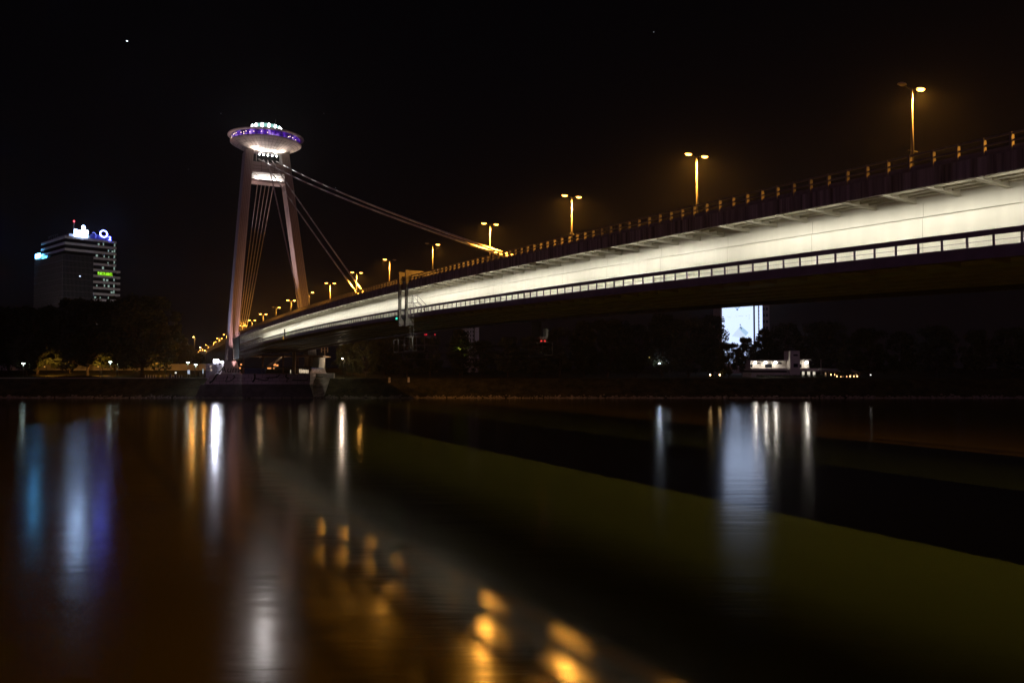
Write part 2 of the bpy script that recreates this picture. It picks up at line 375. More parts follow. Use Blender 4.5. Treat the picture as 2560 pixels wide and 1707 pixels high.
b = MB(B); b.sweep([(RF - .10, -.07), (RF - .02, -.07), (RF - .02, 0), (RF - .10, 0)], frange(S0, S2, 5), R)
for s in frange(S0, S2, 2.8): b.box(RF - .09, RF - .03, s - .05, s + .05, R(s) - .95, R(s) - .071)
b.build('upper_railing', M['rail'], bridge)
# strip lights under the deck edge, aimed at the girder
GIRDER = (1.0, 0.94, 0.78); TUBE = 130.0
fb = MB(); fb.box(-.10, .10, -.62, .62, .055, .09); fme = fb.mesh('strip_light', M['fixture'])
STRIP = {}
def strip(r, s, sgn, L, P):
    z = R(s) - 1.86
    f = inst('strip_light', fme, bridge, BL(r, s, z)); f.scale = (1, L / 1.24, 1); f.rotation_euler = (math.atan(R(s + .5) - R(s - .5)), 0, 0)
    loc = Vector(B(r, s, z)); d = (Vector(B(r + sgn * .88, s, z - .47)) - loc).normalized()
    along = Vector((-SA, CA, R(s + .5) - R(s - .5))).normalized(); y = d.cross(along).normalized(); d = along.cross(y)
    Mx = Matrix((along, y, -d)).transposed().to_4x4(); Mx.translation = loc
    if (L, P) not in STRIP:
        ld = bpy.data.lights.new('strip_lamp', 'AREA'); ld.shape = 'RECTANGLE'; ld.size = L; ld.size_y = .09; ld.energy = P; ld.color = GIRDER; STRIP[(L, P)] = ld
    o = bpy.data.objects.new('strip_lamp', STRIP[(L, P)]); COL.objects.link(o); o.parent = bridge; o.matrix_local = wm(bridge).inverted() @ Mx
PW = 15.0
rng = random.Random(5)
for k in range(-2, 18):
    s0_ = 34.3 + 14 * k
    if k < 6:
        for j in range(4):
            s = s0_ + 1.4 + 2.8 * j
            if 4 < s: strip(RN + .37, s, 1, 1.24, PW * rng.choice((.7, .85, 1.0, 1.0, 1.15)))
    elif s0_ + 10 < 279: strip(RN + .37, s0_ + 6.2, 1, 12.2, PW * 5.0 * rng.choice((.8, 1.0, 1.2)))
for k in range(-1, 18, 2):
    s = 34.3 + 14 * k + 14
    if s < 276: strip(RF - .37, s, -1, 24.0, PW * 6.4)

# downward strip lamps of the same fixtures, lighting the river beside the walkways
DOWN = {}
def down(r, s, L, P):
    if (L, P) not in DOWN:
        ld = bpy.data.lights.new('down_lamp', 'AREA'); ld.shape = 'RECTANGLE'; ld.size = .07; ld.size_y = L; ld.energy = P; ld.color = GIRDER; DOWN[(L, P)] = ld
    o = bpy.data.objects.new('down_lamp', DOWN[(L, P)]); COL.objects.link(o); o.parent = bridge; o.location = BL(r, s, R(s) - 1.72); o.rotation_euler = (math.atan(R(s + .5) - R(s - .5)), 0, 0)
for k in range(12):
    s = 14 + 22 * k
    if s < 240: down(RN + .37, s, 20.0, 2000)
    down(RF - .37, s, 20.0, 2000)
# ------------------------------------------------------------------ street lamps on the bridge
def ellipsoid(mb, c, ax, rx, ry, rz, lower, n=10, m=3):
    ux = Vector(ax).normalized(); uy = Vector((-ux.y, ux.x, 0)); uz = Vector((0, 0, 1)); c = Vector(c)
    rings = []
    for j in range(m + 1):
        t = (math.pi / 2) * j / m; rr = math.cos(t) if j < m else 0.06; zz = math.sin(t) * (-1 if lower else 1)
        rings.append([mb.pt(c + ux * rx * rr * math.cos(2*math.pi*k/n) + uy * ry * rr * math.sin(2*math.pi*k/n) + uz * rz * zz) for k in range(n)])
    for a, q in zip(rings[:-1], rings[1:]):
        for k in range(n): mb.f.append([a[k], a[(k+1) % n], q[(k+1) % n], q[k]]); mb.sm.add(len(mb.f) - 1)
    mb.f.append(rings[-1])
def lamp_meshes(H):
    p = MB(); p.tube((0, 0, 0), (0, 0, H - .1), .13, .075, 8); p.tube((0, 0, 0), (0, 0, .5), .2, .2, 8)
    arms = MB(); arms.tube((0, 0, H - .2), (0.75, 0, H - .02), .045, .04, 6); arms.tube((0, 0, H - .2), (-0.75, 0, H - .02), .045, .04, 6)
    out = {'pole': p.mesh('pole', M['pole']), 'arm': arms.mesh('arm', M['pole'])}
    hd = MB(); ellipsoid(hd, (0, 0, 0), (1, 0, 0), .43, .24, .14, False); out['head'] = hd.mesh('lamp_head', M['head'])
    ln = MB(); ellipsoid(ln, (0, 0, -.002), (1, 0, 0), .40, .22, .17, True, 10, 2); out['on'] = ln.mesh('lens', M['lens_on'])
    ln = MB(); ellipsoid(ln, (0, 0, -.002), (1, 0, 0), .33, .165, .13, True, 8, 2); out['off'] = ln.mesh('lens', M['lens_off'])
    fl = MB(); fl.tube((-.55, 0, 4.2), (.55, 0, 4.2), .025, .025, 5); fl.tube((-.55, 0, 4.2), (-.4, 0, 4.2), .05, .05, 5); out['flag'] = fl.mesh('flag_bracket', M['pole'])
    return out
LM = lamp_meshes(8.8)
BULB = bpy.data.lights.new('sodium_bulb', 'SPOT'); BULB.spot_size = math.radians(174); BULB.spot_blend = 0.9; BULB.energy = 25000; BULB.color = SODIUM; BULB.shadow_soft_size = .11
BULB2 = bpy.data.lights.new('sodium_bulb', 'POINT'); BULB2.energy = 2200; BULB2.color = SODIUM; BULB2.shadow_soft_size = .11
ords = ['nearest', 'second', 'third', 'fourth', 'fifth', 'sixth', 'seventh', 'eighth', 'ninth', 'tenth', 'eleventh', 'twelfth', 'thirteenth', 'fourteenth', 'fifteenth', 'sixteenth', 'seventeenth', 'eighteenth', 'nineteenth', 'twentieth', 'farthest']
state = [(0,1),(1,1),(1,1),(1,1),(0,1),(1,0),(1,1),(1,1),(1,1),(0,1),(0,1),(1,1),(1,1),(1,1),(0,1),(1,0),(1,1),(0,1),(1,0),(1,0),(0,1)]
state[8] = (0, 1); state[9] = (1, 1)
extra = {1: 'between the two largest orange glows', 0: 'high at the right edge of the photo'}
for i, st in list(enumerate(state)) + [(-1, (1, 1)), (-2, (1, 1))]:
    s = 36.7 + 22.95 * i; z = R(s) - .92
    what = {(0,1): 'only right head lit', (1,0): 'only left head lit', (1,1): 'both heads lit'}[st]
    where = (ords[i] + ' from right') if i > 0 else ('at the right end of the bridge' if i == 0 else 'beyond the right edge of the photo')
    if i == len(state) - 1: where = 'farthest left'
    L = thing('street_lamp', 'twin-armed orange bridge lamp, %s, %s' % (what, where), 'street lamp', B(RC, s, z), AB, 'twin street lamps along the bridge')
    inst('pole', LM['pole'], L, (0, 0, 0)); inst('arm', LM['arm'], L, (0, 0, 0))
    for sgn, on in ((-1, st[0]), (1, st[1])):
        h = inst('lamp_head', LM['head'], L, (sgn * 1.0, 0, 8.8), label='lit lamp head' if on else 'unlit lamp head')
        inst('lens', LM['on' if on else 'off'], h, (0, 0, 0))
        if on:
            lo = bpy.data.objects.new('sodium_bulb', BULB2 if 8 <= i <= 13 else BULB); COL.objects.link(lo); lo.parent = L; lo.location = (sgn * 1.0, 0, 8.8 - .30)
    if i in (0, 2, 4, 7): inst('flag_bracket', LM['flag'], L, (0, 0, 0))

# ------------------------------------------------------------------ bridge tower
tower = thing('bridge_tower', 'tall leaning concrete A-frame pylon carrying a floodlit saucer restaurant', 'tower', B(RC, 272, 7.5), AB)
ZB, ZT = 7.0, 84.6
def legpt(side, t, dr, ds):                 # t 0 foot .. 1 top; dr, ds offsets in the leg's own section
    r = RC + side * (13.6 + (6.0 - 13.6) * t); s = 272 + 15 * t
    return (r + dr, s + ds, ZB + (ZT - ZB) * t)
for side in (-1, 1):
    b = MB(B); n = 24; w_, d_ = 1.4, 3.2
    ring = lambda t: [legpt(side, t, -w_, -d_), legpt(side, t, w_, -d_), legpt(side, t, w_, d_), legpt(side, t, -w_, d_)]
    for k in range(n): b.hexa(ring(k / n) + ring((k + 1) / n)) if False else None
    b.hexa(ring(0) + ring(1)); lg = b.build('leg', M['concrete'], tower)
    g = MB(B)
    for q in (-.85, -.3, .25, .8):          # formwork grooves on the river face
        a0 = legpt(side, .02, q - .03, -d_ - .012); a1 = legpt(side, .02, q + .03, -d_ - .012); b0 = legpt(side, .985, q - .03, -d_ - .012); b1 = legpt(side, .985, q + .03, -d_ - .012)
        g.quad(a0, a1, b1, b0)
    g.build('groove', M['groove'], lg)
def band(t0, t1, half, ds0, ds1, name, m, **kw):
    b = MB(B)
    def p(t, r, ds): return (RC + r, 272 + 15 * t + ds, ZB + (ZT - ZB) * t)
    b.hexa([p(t0, -half[0], ds0), p(t0, half[0], ds0), p(t0, half[0], ds1), p(t0, -half[0], ds1), p(t1, -half[1], ds0), p(t1, half[1], ds0), p(t1, half[1], ds1), p(t1, -half[1], ds1)])
    return b.build(name, m, tower, **kw)
tz = lambda z: (z - ZB) / (ZT - ZB)
def inner(t): return 13.6 + (6.0 - 13.6) * t - 1.402
t0, t1 = tz(77.0), tz(80.6); band(t0, t1, (inner(t0), inner(t1)), -2.95, 2.9, 'head_wall', M['concrete'])
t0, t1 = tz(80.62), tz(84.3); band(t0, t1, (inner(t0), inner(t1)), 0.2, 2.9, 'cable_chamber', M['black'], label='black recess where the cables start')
gb = MB(B)
for zz in (77.9, 79.1):
    t = tz(zz); p0 = (RC - inner(t), 272 + 15 * t - 2.965, zz); p1 = (RC + inner(t), 272 + 15 * t - 2.965, zz)
    gb.quad(p0, p1, (p1[0], p1[1] + .02, zz + .1), (p0[0], p0[1] + .02, zz + .1))
for q in (-2.2, 0, 2.2):
    t = tz(77.1); u = tz(80.5); gb.quad((RC + q - .04, 272 + 15 * t - 2.96, 77.1), (RC + q + .04, 272 + 15 * t - 2.96, 77.1), (RC + q + .04, 272 + 15 * u - 2.96, 80.5), (RC + q - .04, 272 + 15 * u - 2.96, 80.5))
gb.build('groove', M['groove'], tower)
# bright cross beam with panels
t0, t1 = tz(73.4), tz(76.95); cb = band(t0, t1, (inner(t0), inner(t1)), -2.2, 2.2, 'cross_beam', M['white_panel'], label='white floodlit cross beam')
b = MB(B); fl = []
for zz, hh in ((73.5, .8), (76.15, .75)):
    t = tz(zz); b.box(RC - inner(t), RC + inner(t), 272 + 15 * t - 2.75, 272 + 15 * t - 2.0, zz, zz + hh)
b.build('flange', M['white_panel'], cb)
b = MB(B)
for q in (-3.6, -1.8, 0, 1.8, 3.6):
    t = tz(75.2); b.box(RC + q - .08, RC + q + .08, 272 + 15 * t - 2.5, 272 + 15 * t - 2.1, 74.3, 76.15)
b.build('stiffener', M['white_panel'], cb)
# saucer
SC = B(RC, 287, 0)
b = MB(); b.lathe([(4.2, 84.25), (5.2, 84.3), (6.6, 84.9), (9.2, 86.3), (11.6, 87.6), (12.05, 87.95), (12.1, 88.15), (11.5, 88.25)], SC, 64); bowl = b.build('saucer_bowl', M['saucer'], tower)
def saucer_lines():
    g = MB()
    for k in range(48):
        t = 2 * math.pi * k / 48; c, s_ = math.cos(t), math.sin(t); dx, dy = -s_ * .035, c * .035
        for (r0, z0), (r1, z1) in (((6.6, 84.88), (9.2, 86.28)), ((9.2, 86.28), (11.6, 87.58))):
            P = lambda r, z, q: (SC[0] + r * c + dx * q, SC[1] + r * s_ + dy * q, z - .012)
            g.quad(P(r0, z0, -1), P(r0, z0, 1), P(r1, z1, 1), P(r1, z1, -1))
    for r, z in ((8.0, 85.63), (9.6, 86.5), (10.8, 87.14)):
        g.lathe([(r, z - .02), (r + .06, z + .012)], SC, 64)
    return g
saucer_lines().build('panel_joint', M['groove'], bowl)
def window_material():
    m, t, b = nodes('violet_lit_windows')
    g = t.nodes.new('ShaderNodeTexCoord')
    n = t.nodes.new('ShaderNodeTexNoise'); n.inputs['Scale'].default_value = 0.55; n.inputs['Detail'].default_value = 3
    t.links.new(g.outputs['Object'], n.inputs['Vector'])
    r = t.nodes.new('ShaderNodeValToRGB')
    r.color_ramp.elements[0].position = 0.36; r.color_ramp.elements[0].color = (0.010, 0.004, 0.03, 1)
    r.color_ramp.elements[1].position = 0.72; r.color_ramp.elements[1].color = (0.55, 0.30, 1.0, 1)
    q = r.color_ramp.elements.new(0.52); q.color = (0.07, 0.012, 0.34, 1)
    t.links.new(n.outputs[0], r.inputs[0]); t.links.new(r.outputs[0], b.inputs['Emission Color']); b.inputs['Emission Strength'].default_value = 1.0
    b.inputs['Base Color'].default_value = (0.01, 0.01, 0.02, 1); b.inputs['Roughness'].default_value = 0.15
    return m
b = MB(); b.lathe([(11.35, 88.2), (11.6, 90.0)], SC, 64); win = b.build('window_band', window_material(), tower, label='violet lit panoramic window band')
b = MB()
for k in range(56):
    t = 2 * math.pi * k / 56; c, s_ = math.cos(t), math.sin(t)
    b.tube((SC[0] + 11.40 * c, SC[1] + 11.40 * s_, 88.2), (SC[0] + 11.66 * c, SC[1] + 11.66 * s_, 90.0), .05, .05, 4, False)
b.build('mullion', M['black'], win)
M['warm_glow'] = emit('warm_interior_lamp', (1.0, 0.75, 0.45), 6)
b = MB(); rng = random.Random(8)
for k in range(22):
    t = math.radians(rng.uniform(190, 345)); c, s_ = math.cos(t), math.sin(t); zz = rng.uniform(88.5, 89.5)
    b.tube((SC[0] + 11.58 * c, SC[1] + 11.58 * s_, zz), (SC[0] + 11.66 * c, SC[1] + 11.66 * s_, zz), .10, .10, 6)
b.build('interior_lamp', M['warm_glow'], win)
b = MB(); b.lathe([(11.55, 90.0), (12.8, 90.15), (12.9, 90.3), (12.85, 90.5), (12.2, 90.65), (5.0, 90.9), (0.3, 91.0)], SC, 64); b.build('roof_disc', M['saucer'], tower)
b = MB(); b.lathe([(5.3, 90.85), (5.3, 91.9), (0.3, 91.94)], SC, 32); b.build('roof_drum', M['groove'], tower)
M['crown'] = emit('roof_crown_glow', (0.42, 0.85, 0.78), 0.75); M['hot_white'] = emit('white_floodlight_lens', (0.92, 1.0, 0.98), 36)
b = MB(); b.lathe([(5.0, 91.95), (5.0, 94.1), (0.3, 94.2)], SC, 32); crown = b.build('lit_crown', M['crown'], tower, label='glowing roof crown with white lamps')
for k in range(14):
    b = MB(); t = AB - math.pi / 2 + (k - 2) * 2 * math.pi / 14; c, s_ = math.cos(t), math.sin(t)
    b.hexa([(SC[0] + (5.05 + dx) * c - w1 * s_, SC[1] + (5.05 + dx) * s_ + w1 * c, z) for z in (92.1, 93.95) for dx, w1 in ((0, -.26), (.2, -.26), (.2, .26), (0, .26))])
    b.build('crown_lamp', M['hot_white'], crown)
b = MB(); b.tube((SC[0] + 3.9, SC[1] - 2, 93.9), (SC[0] + 3.9, SC[1] - 2, 96.4), .04, .03, 5); b.build('mast', M['steel'], tower)
# collar lamps that light the bowl from below, and lamps in the cable chamber
b = MB(B)
for q in (-2.9, -1.45, 0, 1.45, 2.9): b.box(RC + q - .2, RC + q + .2, 283.1, 283.35, 83.0, 83.4)
b.build('chamber_lamp', emit('chamber_lamp_lens', (0.95, 1, 0.95), 20), tower)
b = MB(B); b.box(RC - 4.0, RC + 4.0, 282.9, 283.1, 83.75, 83.9); b.box(RC - 4.0, RC - 3.86, 282.9, 283.1, 80.8, 83.75); b.box(RC + 3.86, RC + 4.0, 282.9, 283.1, 80.8, 83.75)
b.build('chamber_frame', M['white_panel'], tower)
for q in (-4.2, -2.1, 0, 2.1, 4.2):
    lamp('bowl_floodlight', 'SPOT', B(RC + q, 282.6, 83.3), 1500, (1.0, 0.93, 0.86), tower, .15, B(RC + q * 1.6, 280.6, 87.2), 120, .6)
lamp('bowl_floodlight', 'SPOT', B(RC - 5.5, 286, 82.8), 900, (1.0, 0.85, 0.72), tower, .15, B(RC - 9, 285, 87.2), 120, .6)
lamp('bowl_floodlight', 'SPOT', B(RC + 9.5, 286, 82.8), 900, (1.0, 0.85, 0.78), tower, .15, B(RC + 12, 285, 87.2), 120, .6)
b = MB(B)
for q in (-4.2, -2.1, 0, 2.1, 4.2): b.box(RC + q - .15, RC + q + .15, 282.35, 282.55, 83.1, 83.25)
b.build('floodlight_housing', M['fixture'], tower)
# strip lamps on the lower flange that light the cross beam
for q in (-3.0, 0, 3.0):
    t = tz(74.4); p = (RC + q, 272 + 15 * t - 2.9, 74.45)
    lamp('beam_lamp', 'AREA', B(*p), 150, (1.0, 0.92, 0.88), tower, 2.6, B(p[0], p[1] + 1.0, p[2] + .9), size_y=.12)
b = MB(B); t = tz(74.3); b.box(RC - 5.6, RC + 5.6, 272 + 15 * t - 3.05, 272 + 15 * t - 2.76, 74.12, 74.22); b.build('floodlight_bar', M['fixture'], tower)
for k in range(7):  # added point lights round the rim, brightening the roof underside
    t = math.radians(205 + k * 23); c_, s_ = math.cos(t), math.sin(t); p = (SC[0] + 12.0 * c_, SC[1] + 12.0 * s_, 88.32)
    b = MB(); b.box(p[0] - .1, p[0] + .1, p[1] - .1, p[1] + .1, 88.16, 88.24); b.build('rim_fill_block', M['fixture'], tower)
    lamp('rim_fill_light', 'POINT', p, 14, (1.0, .82, .72), tower, .05)
lamp('cable_floodlight', 'SPOT', B(RC, 281.6, 83.6), 5200, (1, .93, .9), tower, .1, B(RC, 170, 50), 46, .8)
# stay cables
def cable(a, bpt, rad, label, group, n=14, sag=0.0, clamps=True):
    t = thing('stay_cable', label, 'cable', bpt, 0, group)
    A = Vector(a); D = Vector(bpt); m = MB(); pts = []
    for k in range(n + 1):
        u = k / n; p = A.lerp(D, u); p.z -= sag * 4 * u * (1 - u); pts.append(p)
    m.path(pts, rad, 6); m.build('cable_sheath', M['cable'], t)
    if clamps:
        N = int((A - D).length / 11)
        for k in range(1, N):
            c = MB(); u = k / N; p = A.lerp(D, u); p.z -= sag * 4 * u * (1 - u); d = (D - A).normalized() * .16
            c.tube(p - d * .6, p + d * .6, rad * 1.15, rad * 1.15, 6); c.build('clamp', M['steel'], t)
    return t
gC = 'stay cables from the tower to the bridge deck'
zc = 81.5; sc_ = 283.6
cable(B(RC + 2.9, sc_, zc), B(RC + .75, 88, R(88) - .6), .20, 'longest pale stay cable, upper of the pair reaching the middle of the bridge', gC, sag=1.5)
cable(B(RC - 2.9, sc_, zc), B(RC - .75, 88, R(88) - .6), .20, 'longest dark stay cable, lower of the pair reaching the middle of the bridge', gC, sag=1.5)
cable(B(RC + 1.5, sc_, zc), B(RC + .75, 164, R(164) - .6), .18, 'steep stay cable, right one of the middle pair, orange lit foot', gC, sag=.5)
cable(B(RC - 1.5, sc_, zc), B(RC - .75, 164, R(164) - .6), .18, 'steep stay cable, left one of the middle pair, orange lit foot', gC, sag=.5)
cable(B(RC, sc_, zc), B(RC, 226, R(226) - .6), .21, 'shortest and steepest stay cable hanging beside the right leg of the tower', gC)
gB = 'back stays behind the tower'
nm = ['leftmost', 'second from left', 'middle', 'second from right', 'rightmost']
for k in range(5):
    q = k - 2
    cable(B(RC + q * 1.35, 287.5, 73.6), B(RC + q * .62, 341, R(341) - .6), .17, 'thin straight back stay in front of the night sky, %s of the five' % nm[k], gB, n=2, clamps=False)
# anchor plates on the deck
for s in (88, 164):
    t = thing('cable_anchor', 'orange lit steel cable anchor on the deck at the %s stay pair' % ('long' if s == 88 else 'middle'), 'anchor', B(RC, s, R(s) - .92), AB, 'cable anchors on the deck')
    b = MB(B); b.hexa([(RC - 1.3, s - 2.6, R(s) - .92), (RC + 1.3, s - 2.6, R(s) - .92), (RC + 1.3, s + 1.2, R(s) - .92), (RC - 1.3, s + 1.2, R(s) - .92), (RC - 1.2, s - 1.0, R(s) - .2), (RC + 1.2, s - 1.0, R(s) - .2), (RC + 1.2, s + 1.2, R(s) + .3), (RC - 1.2, s + 1.2, R(s) + .3)])
    b.build('anchor_block', M['steel'], t)

# ------------------------------------------------------------------ tower foot: platform, pavilion, floodlights
PX0, PX1, PY0 = at(530, 250), at(777, 250), 249.5
plat = thing('stone_platform', 'long pink lit block wall platform with black graffiti under the tower', 'platform', ((PX0 + PX1) / 2, 252, 0))
b = MB(); b.hexa([(PX0 - 2, PY0 - .6, 4.2), (PX1, PY0 - .6, 4.2), (PX1, 282, 4.2), (PX0 - 2, 282, 4.2), (PX0, PY0, 7.45), (PX1, PY0, 7.45), (PX1, 282, 7.45), (PX0, 282, 7.45)])
def stone_material():
    m, t, b = nodes('pink_stone_blocks')
    g = t.nodes.new('ShaderNodeNewGeometry'); sx = t.nodes.new('ShaderNodeSeparateXYZ'); cb_ = t.nodes.new('ShaderNodeCombineXYZ')
    t.links.new(g.outputs['Position'], sx.inputs[0]); t.links.new(sx.outputs['X'], cb_.inputs['X']); t.links.new(sx.outputs['Z'], cb_.inputs['Y'])
    br = t.nodes.new('ShaderNodeTexBrick'); br.inputs['Scale'].default_value = 1.0; br.inputs['Brick Width'].default_value = 2.2; br.inputs['Row Height'].default_value = 1.05; br.inputs['Mortar Size'].default_value = 0.05
    br.inputs['Color1'].default_value = (0.66, 0.52, 0.52, 1); br.inputs['Color2'].default_value = (0.54, 0.43, 0.43, 1); br.inputs['Mortar'].default_value = (0.12, 0.10, 0.10, 1)
    t.links.new(cb_.outputs[0], br.inputs['Vector'])
    n = t.nodes.new('ShaderNodeTexNoise'); n.inputs['Scale'].default_value = 0.7; n.inputs['Detail'].default_value = 6; t.links.new(g.outputs['Position'], n.inputs['Vector'])
    mx = t.nodes.new('ShaderNodeMix'); mx.data_type = 'RGBA'; mx.blend_type = 'MULTIPLY'; mx.inputs['Factor'].default_value = 0.3
    t.links.new(br.outputs[0], mx.inputs['A']); t.links.new(n.outputs['Fac'], mx.inputs['B']); t.links.new(mx.outputs['Result'], b.inputs['Base Color']); b.inputs['Roughness'].default_value = 0.85
    return m
M['stone'] = stone_material(); b.build('block_wall', M['stone'], plat)
b = MB(); b.hexa([(PX0 - 4, 246.5, -.6), (PX1 + 2.2, 246.5, -.6), (PX1 + 1, 256, -.6), (PX0 - 4, 256, -.6), (PX0 - 3, PY0 - .7, 4.2), (PX1, PY0 - .7, 4.2), (PX1, 256, 4.2), (PX0 - 3, 256, 4.2)])
b.build('footing_slope', mat('dark_wet_concrete', (0.08, 0.07, 0.065), 0.8, var=0.4, scale=0.5), plat)
yy = lambda z: PY0 - .6 + .6 * (z - 4.2) / 3.25 - .05
def stroke(pts, rad=.16):
    q = [(at(x, 250), yy(zat(y, 250)), zat(y, 250)) for x, y in pts]; gr = MB(); gr.path(q, rad, 4); gr.build('graffiti_stroke', M['black'], plat)
stroke([(546, 934), (541, 942), (537, 950), (528, 957)], .3)
stroke([(572, 940), (569, 950), (567, 953), (577, 953), (586, 947), (590, 941), (585, 938)])
stroke([(637, 935), (640, 941), (639, 948), (635, 955)], .28)
stroke([(641, 946), (650, 948), (657, 949), (666, 951), (673, 949), (673, 945)], .14)
stroke([(668, 944), (690, 943), (697, 941), (701, 936)], .16)
stroke([(719, 935), (716, 941), (725, 947)], .22); stroke([(721, 948), (720, 955)], .2); stroke([(733, 949), (745, 950), (770, 950), (771, 946)], .14)
b = MB()
X0, X1 = at(770, 258), at(836, 258)
rw = thing('retaining_wall', 'pale graffitied low wall right of the tower platform', 'wall', ((X0 + X1) / 2, 258, 5))
b.box(X0, X1, 257, 259, 4.0, 7.6); b.build('wall_block', mat('pale_wall', (0.5, 0.47, 0.42), .85, var=.25, scale=.6), rw)
b = MB(); b.path([(at(783, 258), 256.95, 6.2), (at(787, 258), 256.95, 7.2), (at(790, 258), 256.95, 7.4)], .12, 4); b.path([(at(797, 258), 256.95, 6.3), (at(810, 258), 256.95, 6.4), (at(808, 258), 256.95, 5.7)], .12, 4); b.build('graffiti_tag', M['black'], rw)
# pavilion under the bridge
pav = thing('pavilion', 'dark flat-roofed pavilion with lit windows under the bridge at the tower', 'pavilion', (at(690, 256), 256, 7.45))
YP = 254.0
def px(x, y, d=YP): return (at(x, d), d, zat(y, d))
rf = MB(); a_, c_ = at(588, YP), at(772, YP); rf.box(a_, c_, YP, YP + 14, 12.95, 13.45); rf.box(c_, at(806, YP), YP + 1, YP + 12, 12.7, 13.2); rf.build('roof', M['wood'], pav)
b = MB(); b.box(at(602, YP), at(778, YP), YP + .2, YP + 14, 9.45, 9.85); b.build('upper_floor', mat('dark_slab', (.10, .08, .07), .8), pav)
b = MB()
for x in (606, 655, 706, 742, 772): b.tube((at(x, YP), YP + 1, 7.45), (at(x, YP), YP + 1, 9.45), .3, .3, 10); b.tube((at(x, YP), YP + 1, 9.85), (at(x, YP), YP + 1, 12.95), .3, .3, 10)
b.build('column', M['wood'], pav)
b = MB(); b.box(at(737, YP) - .42, at(737, YP) + .42, YP - 1.2, YP - .4, 7.45, 14.4); b.build('pier_column', mat('ochre_column', (0.5, 0.36, 0.2), .7), pav, label='orange lit square column')
b = MB()
for k in range(8):
    xa = at(760 + k * 4.2, YP); b.box(xa, xa + .40, YP + .9, YP + 1.2, 9.85, 12.7)
b.build('cladding', M['wood'], pav)
b = MB(); b.hexa([(at(780, YP), YP + .4, 9.5), (at(796, YP), YP + .4, 9.3), (at(796, YP), YP + 8, 9.3), (at(780, YP), YP + 8, 9.5), (at(784, YP), YP + .4, 12.65), (at(799, YP), YP + .4, 12.65), (at(799, YP), YP + 8, 12.65), (at(784, YP), YP + 8, 12.65)])
b.build('end_wall', M['stucco'], pav)
wg = MB(); wg.box(at(722, YP), at(769, YP), YP + 1.5, YP + 1.6, 7.5, 9.3); win_ = wg.build('window', mat('clear_glass_dark', (.02, .02, .02), .1), pav)
M['warm_win'] = emit('warm_lit_pane', (1.0, 0.78, 0.52), 0.75)
b = MB(); rng = random.Random(4); x = 723.0
while x < 767:
    w_ = rng.uniform(1.2, 2.6)
    if rng.random() < .72: b.box(at(x, YP), at(x + w_, YP), YP + 1.42, YP + 1.49, 7.6 + rng.uniform(0, .2), rng.uniform(8.6, 9.2))
    x += w_ + rng.uniform(.5, 1.4)
b.build('lit_pane', M['warm_win'], win_)
b = MB(); rng = random.Random(14)
for (x0, x1, y0, y1) in ((595, 602, 918, 922), (669, 678, 918, 922), (684, 686, 918, 922), (684, 690, 909, 914), (691, 696, 911, 916), (601, 605, 909, 913)):
    b.box(at(x0, YP + 6), at(x1, YP + 6), YP + 6, YP + 6.1, zat(y1, YP + 6), zat(y0, YP + 6))
b.build('lit_sign', emit('amber_lit_sign', (1.0, 0.36, 0.10), 1.2), pav)
for x, z in ((640, 12.5), (700, 12.5), (770, 12.4), (745, 9.2)):
    m = MB(); m.tube((at(x, YP), YP + 4, z), (at(x, YP), YP + 4, z + .15), .2, .2, 8); hb = m.build('ceiling_lamp', M['fixture'], pav)
    lamp('ceiling_lamp_glow', 'POINT', (at(x, YP), YP + 4, z - .2), 90, (1.0, .6, .3), pav, .12)
b = MB()
for k in range(12):
    u = k / 11; xx = at(668 + 32 * u, YP + 3); b.box(xx - .1, xx + .55, YP + 2.4, YP + 4.4, 9.9 + 2.9 * u, 10.02 + 2.9 * u)
b.hexa([(at(667, YP), YP + 2.3, 9.6), (at(670, YP), YP + 2.3, 9.6), (at(670, YP), YP + 2.4, 9.6), (at(667, YP), YP + 2.4, 9.6), (at(700, YP), YP + 2.3, 12.7), (at(704, YP), YP + 2.3, 12.7), (at(704, YP), YP + 2.4, 12.7), (at(700, YP), YP + 2.4, 12.7)])
st_ = thing('staircase', 'open steel staircase rising inside the pavilion under the bridge', 'staircase', (at(685, YP), YP + 3, 9.85)); b.build('flight', M['steel'], st_)
ct = thing('container', 'dark blue metal container standing on the tower platform', 'container', (at(640, 252), 252.5, 7.45))
b = MB(); b.box(at(612, 252), at(652, 252), 252, 254, 7.46, 9.3)
for k in range(18):
    xx = at(613 + k * 2.15, 252); b.box(xx, xx + .12, 251.93, 251.998, 7.55, 9.2)
b.build('shell', mat('blue_container_paint', (0.02, 0.04, 0.12), .5), ct); b = MB(); b.box(at(653, 252), at(662, 252), 252.1, 253.9, 7.46, 9.2); b.build('door', mat('blue_door', (.03, .05, .1), .5), ct)
